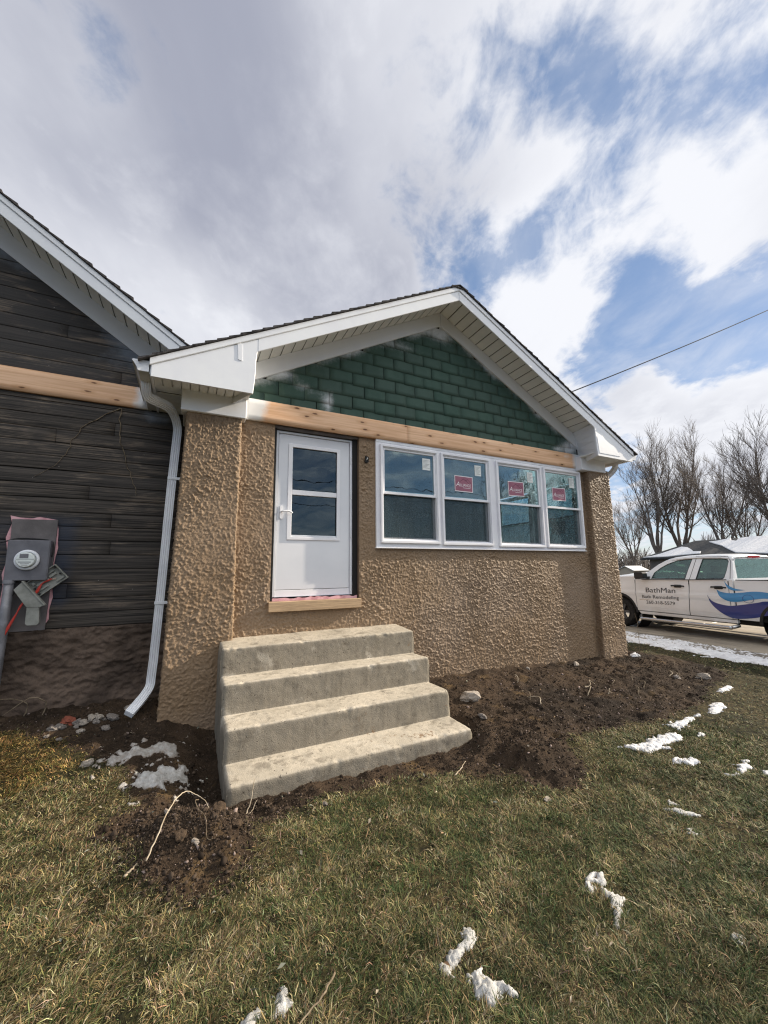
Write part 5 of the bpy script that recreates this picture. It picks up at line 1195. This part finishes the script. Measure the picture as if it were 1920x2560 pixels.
# overhead service cable
CABLE = ((5.28, .32, 4.42), (18, -1.37, 10.63))
A0, A1 = Vector(CABLE[0]), Vector(CABLE[1])
MB().tube([A0.lerp(A1, k/24)-Vector((0, 0, .10*4*(k/24)*(1-k/24))) for k in range(25)], .011, 8).build('power_cable', M['cable'], None, smooth=True, label='thin black overhead cable rising from the porch roof into the sky', cat='cable')
for k, (z, dz, y) in enumerate(((7.2, .55, -17), (6.6, .5, -17.2), (5.9, .7, -17.4))):
    MB().tube([(-20+60*t/20, y, z-4*dz*(t/20)*(1-t/20)) for t in range(21)], .016, 6).build('street_cable', M['cable'], None, label='overhead street cable along the road, '+('topmost', 'middle', 'lowest')[k]+' of three', cat='cable', group='street cables')

# ------------------------------------------------------------------ snow
SNOWS = []
def snow(name, label, blobs, h=.035, dirt=0., res=.011, thr=.42, group='melting snow patches on the lawn', cat='snow patch', jag=.80):
    xs = [b[0] for b in blobs]; ys = [b[1] for b in blobs]; m = max(max(b[2], b[3]) for b in blobs)*1.8
    X, Y = np.meshgrid(np.arange(min(xs)-m, max(xs)+m, res), np.arange(min(ys)-m, max(ys)+m, res)); f = np.zeros(X.shape)
    for bx, by, rx, ry, rot in blobs:
        c, s = math.cos(rot), math.sin(rot); u = ((X-bx)*c+(Y-by)*s)/rx; v = (-(X-bx)*s+(Y-by)*c)/ry; f = np.maximum(f, 0)+np.exp(-(u*u+v*v))
    sc = 1/max(.03, min(.25, m*.35))
    f = f-thr+jag*fbm(X*sc, Y*sc, len(SNOWS)*3.7, 5, .62)*np.exp(-((f-thr)/.5)**2)
    z = ground(X, Y)-.010+np.clip(.42*h*np.sqrt(np.clip(f, 0, 1)/.6), 0, .8*h)*(1+.6*fbm(X*26, Y*26, 3., 4, .6))+(.0045*fbm(X*75, Y*75, 5., 2)*sstep(f, 0, .1) if res < .02 else 0)+.010*sstep(f, 0, .12)
    if dirt > .9: z = np.maximum(z, ground(X, Y)+.01)
    z = np.where(f <= .02, ground(X, Y)-.03, z)
    idx = np.arange(X.size).reshape(X.shape); q = np.stack([idx[:-1, :-1], idx[:-1, 1:], idx[1:, 1:], idx[1:, :-1]], -1).reshape(-1, 4)
    q = q[(f.ravel()[q] > 0).any(1)]; u, inv = np.unique(q, return_inverse=True)
    V = np.stack([X.ravel(), Y.ravel(), z.ravel()], 1)[u]; o = np.array([V[:, 0].mean(), V[:, 1].mean(), V[:, 2].min()])
    dt = np.clip(dirt+.55*np.exp(-f.ravel()[u]/.10)*(1 if dirt else .75), 0, 2)
    ob = link(name, np_mesh(name, V-o, [inv.reshape(-1, 4)], [M['snow'] if res < .008 or dirt > .2 else M['snow_clean']], smooth=True, attrs={'dirt': dt}), None, label, cat, group); ob.location = o
    SNOWS.append((X[f > .16], Y[f > .16], res))
snow('snow_patch', 'thin sliver of snow at the far edge of the dark soil', [(6.22, -1.80, .20, .045, .15), (6.45, -1.76, .1, .035, 0)], .03)
snow('snow_patch', 'broad snow patch second from the soil edge on the right lawn', [(5.30, -2.13, .18, .07, .35), (5.12, -2.18, .12, .05, .4), (5.48, -2.08, .08, .045, .2)], .035)
snow('snow_patch', 'lumpy snow patch above the large elongated snow patch', [(4.40, -2.21, .15, .065, .1), (4.28, -2.24, .09, .06, .1), (4.58, -2.19, .07, .035, .2)], .04)
snow('snow_patch', 'small snow crumb between the lumpy patch and the broad patch', [(4.80, -2.16, .06, .03, .3), (4.68, -2.17, .04, .025, 0)], .025)
snow('snow_patch', 'largest elongated white snow patch on the right lawn', [(3.85, -2.37, .15, .075, .3), (3.68, -2.36, .13, .07, .2), (3.52, -2.36, .10, .06, .0), (3.40, -2.30, .10, .045, -.4), (3.47, -2.42, .06, .04, 0), (3.98, -2.36, .07, .06, 0)], .045)
snow('snow_patch', 'small round snow lump right of the largest elongated patch', [(4.24, -2.46, .07, .035, .2)], .03)
snow('snow_patch', 'bright compact snow patch below the largest elongated patch', [(3.50, -2.69, .085, .05, -.5), (3.57, -2.72, .06, .04, 0)], .045)
snow('snow_patch', 'ragged snow patch near the right edge of the lawn', [(3.83, -2.97, .06, .05, -.4), (3.75, -2.98, .09, .022, .3), (3.95, -2.93, .05, .03, 0)], .03)
snow('snow_patch', 'snow crumb just below the ragged patch at the right', [(3.62, -2.985, .07, .028, -.4)], .025)
snow('snow_patch', 'snow crumb cut by the right picture edge', [(3.86, -3.10, .05, .03, 0)], .03)
snow('snow_patch', 'thin half melted snow streak in the grass below the bright patches', [(2.80, -2.96, .04, .03, 0), (2.72, -3.01, .055, .03, -.6), (2.75, -3.06, .05, .022, -.7), (2.80, -3.10, .045, .02, -.6)], .02, .25)
snow('snow_patch', 'little snow flake under the thin half melted streak', [(2.58, -3.20, .04, .018, -.6), (2.61, -3.17, .03, .014, -.6)], .018, .2)
snow('snow_patch', 'crescent shaped snow patch curling round a tuft of grass', [(1.655, -3.31, .045, .032, .3), (1.60, -3.35, .035, .025, .5), (1.545, -3.385, .028, .014, .6), (1.65, -3.255, .018, .026, 0), (1.70, -3.21, .022, .020, 0), (1.735, -3.175, .030, .016, .2), (1.69, -3.155, .028, .014, 0), (1.645, -3.17, .028, .015, -.4), (1.595, -3.21, .026, .015, .2), (1.615, -3.19, .02, .014, -.6)], .032, .0, res=.007, jag=.38, thr=.30)
snow('snow_patch', 'chain of snow lumps in the grass at the lower centre', [(.885, -3.125, .03, .03, 0), (.86, -3.165, .028, .025, 0), (.815, -3.175, .022, .02, 0), (.775, -3.185, .022, .025, 0), (.74, -3.195, .03, .018, .4), (.70, -3.215, .022, .028, 0)], .032, .05, res=.006, jag=.38, thr=.30)
snow('snow_patch', 'chunky white snow lump lowest in the grass at centre', [(.795, -3.325, .045, .055, .1), (.79, -3.37, .035, .03, 0), (.855, -3.365, .025, .014, -.5), (.875, -3.40, .03, .014, -.6)], .04, .0, res=.006, jag=.38, thr=.30)
snow('snow_patch', 'round snow lump by itself near the lower right corner', [(1.95, -3.68, .035, .032, 0)], .035, res=.006, jag=.38, thr=.30)
snow('snow_patch', 'grey slushy snow patch at the lower middle edge of the lawn', [(.075, -3.02, .028, .045, .2), (.055, -3.055, .03, .02, 0), (-.03, -3.035, .035, .02, 0), (-.06, -3.06, .02, .02, 0)], .022, .35, res=.006, jag=.38, thr=.30)
snow('snow_patch', 'dirty grey snow ridge beside the left of the steps', [(-.78, -.56, .12, .07, .2), (-.62, -.51, .13, .06, .25), (-.48, -.49, .09, .05, .1), (-.40, -.54, .05, .06, 0)], .032, .62, thr=.30)
snow('snow_patch', 'dirty snow clump nearer the mound left of the steps', [(-.54, -.92, .10, .05, .3), (-.40, -.87, .12, .06, .2), (-.30, -.86, .06, .07, 0), (-.48, -1.0, .05, .04, 0)], .035, .50, thr=.30)
snow('snow_patch', 'snow lump lying against the foot of the far corner pier', [(6.92, -.18, .10, .06, .4), (6.86, .03, .04, .04, 0), (7.0, -.12, .05, .04, 0)], .07)
snow('snow_bank', 'long bank of wet snow between the lawn and the driveway', [(8.55+.09*k, -3.6+.62*k, .62, .48, 1.35) for k in range(13)], .07, res=.035, group=None, cat='snow bank', jag=.50, thr=.33, dirt=.10)

# ------------------------------------------------------------------ grass
rg = np.random.RandomState(101)
def scatter(n, x0, x1, y0, y1): return rg.uniform(x0, x1, n), rg.uniform(y0, y1, n)
cand = [scatter(2900000, -3.3, 4.6, -4.45, .3), scatter(420000, 4.0, 9.2, -4.2, 3.2), scatter(90000, -6, -1.2, -1.5, .4)]
gxx = np.concatenate([c[0] for c in cand]); gyy = np.concatenate([c[1] for c in cand])
vx, vy = gxx-CAM.x, gyy-CAM.y; dep = vx*Fw.x+vy*Fw.y; dep3 = dep+(-.2-CAM.z)*Fw.z
latr = vx*Rt.x+vy*Rt.y; dist = np.hypot(np.hypot(vx, vy), 1.63)
keep = (dep3 > .2) & (np.abs(latr/np.maximum(dep3, .1)) < 1.22) & (dist > 1.75)
keep &= rg.rand(len(gxx)) < np.clip((2.6/dist)**1.6, 0, 1)
gxx, gyy, dist = gxx[keep], gyy[keep], dist[keep]
s = soil_mask(gxx, gyy)
thin = fbm(gxx*1.6, gyy*1.6, 12., 4)                             # worn, sparse spots
pk = np.where(s < 0, np.clip(1.05+.9*thin-.35*sstep(s, -.25, 0), .18, 1), .14*sstep(-s, -.10, 0))
keep = rg.rand(len(gxx)) < pk
keep &= ~((gxx > -.05) & (gxx < 2.25) & (gyy > -1.55)) & ~((gyy > -.13) & (gxx > -.6) & (gxx < 6.85))
H = np.zeros(len(gxx), bool)
for X, Y, rs in SNOWS:
    if rs > .02: continue
    x0, y0 = X.min(), Y.min(); ix = np.round((gxx-x0)/rs).astype(int); iy = np.round((gyy-y0)/rs).astype(int)
    gr = np.zeros((int((X.max()-x0)/rs)+2, int((Y.max()-y0)/rs)+2), bool); gr[np.round((X-x0)/rs).astype(int), np.round((Y-y0)/rs).astype(int)] = 1
    ok = (ix >= 0) & (iy >= 0) & (ix < gr.shape[0]) & (iy < gr.shape[1]); H[ok] |= gr[ix[ok], iy[ok]]
keep &= ~H | (rg.rand(len(gxx)) < .05)
gxx, gyy, dist, s = gxx[keep], gyy[keep], dist[keep], s[keep]; N = len(gxx)
gz = ground(gxx, gyy, s)-.004
clump = fbm(gxx*5.5, gyy*5.5, 21., 4, .6); L = np.clip(rg.lognormal(-3.52, .40, N)*(1+.7*clump), .010, .085)*(1-.35*sstep(s, -.2, 0))
wd = (.0017+rg.rand(N)*.0018)*(.55+.42*dist/1.9)
flow = 2.2*fbm(gxx*1.1, gyy*1.1, 31., 3)+1.6*fbm(gxx*5, gyy*5, 37., 2)+.6; az = flow+rg.normal(0, 1.25, N)
tilt = np.clip(rg.normal(1.12, .36, N), .1, 1.52)
dx, dy = np.cos(az), np.sin(az); hx_, hy_ = -dy, dx; tw = rg.normal(0, .5, N); wx, wy = hx_*np.cos(tw)+dx*np.sin(tw), hy_*np.cos(tw)+dy*np.sin(tw)
def at(f, bend):
    tl = np.clip(tilt+bend, 0, 1.62); r_ = L*f*np.sin(tl*.5+tilt*.5); z_ = L*f*np.cos(tl*.5+tilt*.5); cv = np.sin(f*3)*L*.10*np.sin(az*7+gxx*50)
    return np.stack([gxx+dx*r_+hx_*cv, gyy+dy*r_+hy_*cv, gz+z_], 1)
B, Mi, Tp = at(0, 0), at(.55, .1), at(1., .55); Wv = np.stack([wx, wy, rg.normal(0, .25, N)], 1)*wd[:, None]
V = np.stack([B-Wv*.5, B+Wv*.5, Mi+Wv*.42, Mi-Wv*.42, Tp], 1).reshape(-1, 3)
i5 = np.arange(N)[:, None]*5; Fq = i5+np.array([[0, 1, 2, 3]]); Ft = i5+np.array([[3, 2, 4]])
pal = np.array([[.36, .28, .135], [.45, .38, .23], [.095, .105, .036], [.050, .078, .025], [.11, .07, .032], [.18, .165, .068]])
big = fbm(gxx*.8, gyy*.8, 41., 4); loc = fbm(gxx*4.2, gyy*4.2, 47., 3); lf = sstep(-gxx+.35*big, -1.6, 1.2); sp = sstep(s, -.35, -.02)
pr = np.stack([.16+.24*lf+.45*np.clip(loc, -.35, 1)+.12*sp, .07+.12*lf+.26*np.clip(loc, -.3, 1)+.08*sp, .34-.12*lf+.1*big, .40-.24*lf-.5*loc-.1*sp, .10+.06*lf+.16*sp+.12*np.clip(-loc, 0, 1), .26+.06*big], 1)
gold = np.exp(-((gxx+1.75)/.7)**2-((gyy+.35)/.45)**2); pr[:, 0] += .7*gold; pr[:, 4] += .5*gold
pr = np.clip(pr, .015, None); cp = np.cumsum(pr/pr.sum(1, keepdims=True), 1); ch = (rg.rand(N)[:, None] > cp).sum(1).clip(0, 5)
colr = pal[ch]*(rg.uniform(.36, 1.15, N)*np.clip(1+.35*fbm(gxx*2.3, gyy*2.3, 55., 4), .5, 1.4))[:, None]*(1+.10*rg.normal(size=(N, 3))); colr = np.clip(colr, .01, .7)
colr[gold > .3] *= np.array([1.05, .90, .68])
C5 = np.repeat(colr, 5, 0)
link('grass', np_mesh('grass', V, [Fq, Ft], [M['blade']], attrs={'tint': C5}), kind='stuff')

# dead leaves and broad weeds among the grass
n = 420; lx, ly = rg.uniform(-2.4, 6, n), rg.uniform(-4.2, .2, n); ls = soil_mask(lx, ly)
k = ~((lx > -.05) & (lx < 2.25) & (ly > -1.56)) & ~((ly > -.15)); lx, ly, ls = lx[k], ly[k], ls[k]; n = len(lx); lz = ground(lx, ly, ls)+np.where(ls < 0, .028, .006)
a = rg.uniform(0, 6.28, n); ln = rg.uniform(.006, .020, n); w_ = ln*rg.uniform(.25, .5, n); ax_ = np.stack([np.cos(a), np.sin(a), rg.normal(0, .35, n)], 1); bx_ = np.stack([-np.sin(a), np.cos(a), rg.normal(0, .4, n)], 1); c0 = np.stack([lx, ly, lz], 1)
V = np.stack([c0-ax_*ln[:, None], c0+bx_*w_[:, None]+[0, 0, .004], c0+ax_*ln[:, None], c0-bx_*w_[:, None]+[0, 0, .004]], 1).reshape(-1, 3); i4 = np.arange(n)[:, None]*4
pl_ = np.array([[.40, .34, .25], [.30, .20, .11], [.15, .09, .05], [.26, .27, .21]]); cc = np.repeat(pl_[rg.randint(0, 4, n)]*rg.uniform(.6, 1.15, n)[:, None], 4, 0)
link('leaf_litter', np_mesh('leaf_litter', V, [i4+np.array([[0, 1, 2]]), i4+np.array([[0, 2, 3]])], [M['blade']], attrs={'tint': cc}), kind='stuff')

# soil clods and gravel lying on the bare soil
ico = bmesh.new(); bmesh.ops.create_icosphere(ico, subdivisions=1, radius=1); IV = np.array([v.co[:] for v in ico.verts]); IF = np.array([[v.index for v in f.verts] for f in ico.faces]); ico.free()
n = 42000; qx = np.concatenate([rg.uniform(-2.4, 7.3, n), rg.normal(-.25, .38, 9000), rg.normal(2.5, .5, 5000)]); qy = np.concatenate([rg.uniform(-2.6, .5, n), rg.normal(-1.85, .36, 9000), rg.normal(-1.7, .45, 5000)])
qs = soil_mask(qx, qy); k = (qs > -.03-.06*rg.rand(len(qx))) & ~((qx > -.02) & (qx < 2.21) & (qy > -1.55)) & ~((qy > -.14) & (qx > -.55) & (qx < 6.85)) & (qx > -2.9) & (qy < .55)
qx, qy, qs = qx[k], qy[k], qs[k]; n = len(qx); rad = np.clip(rg.lognormal(-5.45, .55, n), .002, .022)
c0 = np.stack([qx, qy, ground(qx, qy, qs)+rad*.25], 1); off = 1+np.clip(.38*rg.normal(size=(n, len(IV), 1)), -.6, .8); sq = rg.uniform(.45, 1.15, (n, 1, 3)); an = rg.uniform(0, 6.28, n)
P_ = IV[None]*off*sq; cs_, sn_ = np.cos(an)[:, None], np.sin(an)[:, None]; P_ = np.stack([P_[..., 0]*cs_-P_[..., 1]*sn_, P_[..., 0]*sn_+P_[..., 1]*cs_, P_[..., 2]], -1)
V = (c0[:, None]+P_*rad[:, None, None]).reshape(-1, 3); F = (np.arange(n)[:, None, None]*len(IV)+IF[None]).reshape(-1, 3)
base = np.array([.046, .034, .025]); cl_ = base*rg.uniform(.5, 1.7, n)[:, None]; peb = rg.rand(n) < (.015+.13*sstep(qx, 2.4, 3.6)*sstep(6.2-qx, 0, 1)+.03); cl_[peb] = np.array([.20, .155, .135])*rg.uniform(.5, 1.5, peb.sum())[:, None]
link('soil_clods', np_mesh('soil_clods', V, [F], [M['clod']], attrs={'tint': np.repeat(cl_, len(IV), 0)}), kind='stuff')

# ------------------------------------------------------------------ stones, rubble, roots
def stone_mesh(seed, mat, name='stone'):
    b = bmesh.new(); bmesh.ops.create_icosphere(b, subdivisions=3, radius=1); r_ = random.Random(seed); o = [r_.uniform(0, 40) for _ in range(3)]; sq = (r_.uniform(.8, 1.25), r_.uniform(.6, 1.0), r_.uniform(.38, .7))
    co_ = np.array([v.co[:] for v in b.verts]); nn_ = fbm(co_[:, 0]*1.1+o[0], co_[:, 1]*1.1+o[1], o[2]+0*co_[:, 0], 3) if False else perlin(co_[:, 0]*1.2+o[0], co_[:, 1]*1.2+o[1], co_[:, 2]*1.2+o[2])*.45+perlin(co_[:, 0]*3+o[0], co_[:, 1]*3+o[1], co_[:, 2]*3+o[2])*.14
    for v, q in zip(b.verts, nn_):
        p_ = v.co*(1+q); m_ = max(abs(p_.x), abs(p_.y), abs(p_.z)); p_ *= (.72+.28/m_ if m_ > .8 else 1); v.co = Vector((p_.x*sq[0], p_.y*sq[1], p_.z*sq[2]))
    me = bpy.data.meshes.new(name); b.to_mesh(me); b.free(); me.materials.append(M[mat]); return me
SM = [stone_mesh(k, 'stone') for k in range(5)]; PM = [stone_mesh(20+k, 'pale_stone') for k in range(3)]; CM = stone_mesh(52, 'clay_lump'); BM_ = stone_mesh(40, 'brick', 'brick_fragment')
def put(name, me, x, y, r_, label, cat, group, rz, sink=.25):
    o = link(name, me, None, label, cat, group); o.location = (x, y, g1(x, y)+r_*(.5-sink)); o.scale = (r_, r_, r_); o.rotation_euler = (rz*.7 % .5, rz*1.3 % .4, rz); return o
rr = random.Random(17)
for k in range(30):
    x = rr.uniform(-1.42, -.76); y = .02+.13*(x+1.4)+rr.gauss(0, .075)
    put('rubble_stone', SM[k % 5] if k % 4 else PM[k % 3], x, y, rr.uniform(.016, .050), 'grey stone in the rubble pile on soil below the downspout', 'stone', 'rubble pile below the downspout', rr.uniform(0, 6.28))
put('brick_fragment', BM_, -1.30, .16, .062, 'red brick fragment at the left end of the rubble pile', 'brick', None, .4)
for x, y, r_, me, lab in ((-1.01, -.57, .042, PM[0], 'flat tan stone in the grass left of the dirty snow'), (-.08, -1.82, .038, CM, 'rounded brown stone on top of the left soil mound'), (-.22, -2.06, .022, PM[1], 'small pale pebble low on the left soil mound'),
        (.01, -2.02, .028, CM, 'brown stone at the right of the soil mound'), (-.38, -1.60, .024, PM[2], 'pale pebble at the upper left of the soil mound'), (-.30, -2.02, .030, CM, 'brown lump of stone by the root on the soil mound'),
        (2.82, -.70, .10, PM[0], 'broken pale concrete chunk on soil right of the steps'), (2.68, -1.09, .055, SM[0], 'small brown stone below the pale concrete chunk'), (4.34, .05-.22, .045, PM[1], 'small pale stone at the wall foot under the windows'),
        (5.34, -.22, .055, PM[2], 'flat pale stone at the wall foot near the far pier'), (6.17, -1.26, .07, SM[4], 'pale stone among the roots at the far side of the soil'), (6.65, -1.34, .09, PM[0], 'tan stone at the far right end of the soil'),
        (2.07, -2.53, .032, PM[2], 'flat white stone at the grass edge below the right mound'), (.62, -1.86, .022, SM[1], 'grey pebble in the soil in front of the bottom step')):
    put('stone', me, x, y, r_, lab, 'stone', 'loose stones', x*3.1)
def root(name, pts, r_, mat, label, cat, group=None, lift=.012, taper=.6, seed=1):
    rr_ = random.Random(seed); pp = []
    for q in pts: pp.append((q[0], q[1], g1(q[0], q[1])+(q[2] if len(q) > 2 else lift)))
    pp = [p_+Vector((rr_.uniform(-1, 1), rr_.uniform(-1, 1), rr_.uniform(-.3, .6)))*r_*.7 for p_ in smooth_path(pp, 5)]
    return MB().tube(pp, r_, 6, [1-taper*i/len(pp) for i in range(len(pp))]).build(name, M[mat], None, smooth=True, label=label, cat=cat, group=group)
root('root', [(-.46, -2.08, .03), (-.42, -2.0, .06), (-.37, -1.90, .09), (-.32, -1.79, .12), (-.27, -1.71, .12), (-.22, -1.70, .09), (-.17, -1.75, .05), (-.14, -1.80, .01)], .0045, 'root', 'long pale root arching over the left soil mound', 'root')
root('root', [(-.20, -1.75, .06), (-.225, -1.82, .05), (-.20, -1.90, .03), (-.17, -1.98, .02), (-.16, -2.08, .015), (-.13, -2.10, .02)], .003, 'twig', 'short thin brown root hanging on the left soil mound', 'root')
root('stick', [(-.555, -2.085, .02), (-.53, -2.07, .03), (-.50, -2.055, .03)], .007, 'root', 'stubby pale stick at the left foot of the soil mound', 'stick')
root('dry_stalk', [(.10, -1.70, .0), (.135, -1.665, .08), (.165, -1.64, .20)], .0045, 'root', 'taller dry stalk leaning against the bottom step', 'stalk', 'dry stalks at the bottom step')
root('dry_stalk', [(.10, -1.74, .0), (.14, -1.71, .05), (.175, -1.69, .10)], .004, 'root', 'shorter dry stalk beside the bottom step', 'stalk', 'dry stalks at the bottom step')
root('stick', [(1.66, -1.98, .02), (1.75, -1.93, .03), (1.84, -1.88, .05)], .005, 'root', 'pale stick on the soil in front of the bottom step', 'stick')
root('stick', [(.28, -3.05, .03), (.20, -3.12, .04), (.10, -3.17, .04), (-.02, -3.22, .03)], .0045, 'twig', 'thin brown twig lying in the near grass', 'stick')
for k in range(16):
    x, y = rr.uniform(3.4, 7.0), rr.uniform(-1.5, -.45); a_ = rr.uniform(-.5, .9); l_ = rr.uniform(.12, .38)
    root('dry_root', [(x, y, .01), (x+l_*.35*math.cos(a_), y+l_*.35*math.sin(a_), .04+rr.random()*.04), (x+l_*.7*math.cos(a_+.5), y+l_*.7*math.sin(a_+.5), .05), (x+l_*math.cos(a_+.3), y+l_*math.sin(a_+.3), .015)], .006, 'twig' if k % 3 else 'root', 'thin dry root lying on the dark soil right of the steps', 'root', 'dry roots on the dark soil', seed=k)
for k, (x, y) in enumerate(((-1.95, .42), (-1.70, .40), (-1.55, .36), (-2.1, .35))):
    root('dry_root', [(x, y, .0), (x+.02, y-.02, .12), (x-.10, y-.05, .20), (x-.28, y-.06, .22 if k % 2 else .08)], .006, 'twig', 'dry stem at the foot of the dark foundation wall', 'root', 'dry stems at the foundation', seed=k)
root('weed_stem', [(7.35, -.02, 0), (7.36, -.02, .25), (7.40, .0, .52), (7.38, .02, .70)], .005, 'twig', 'tall thin weed stem standing before the snow bank', 'weed')
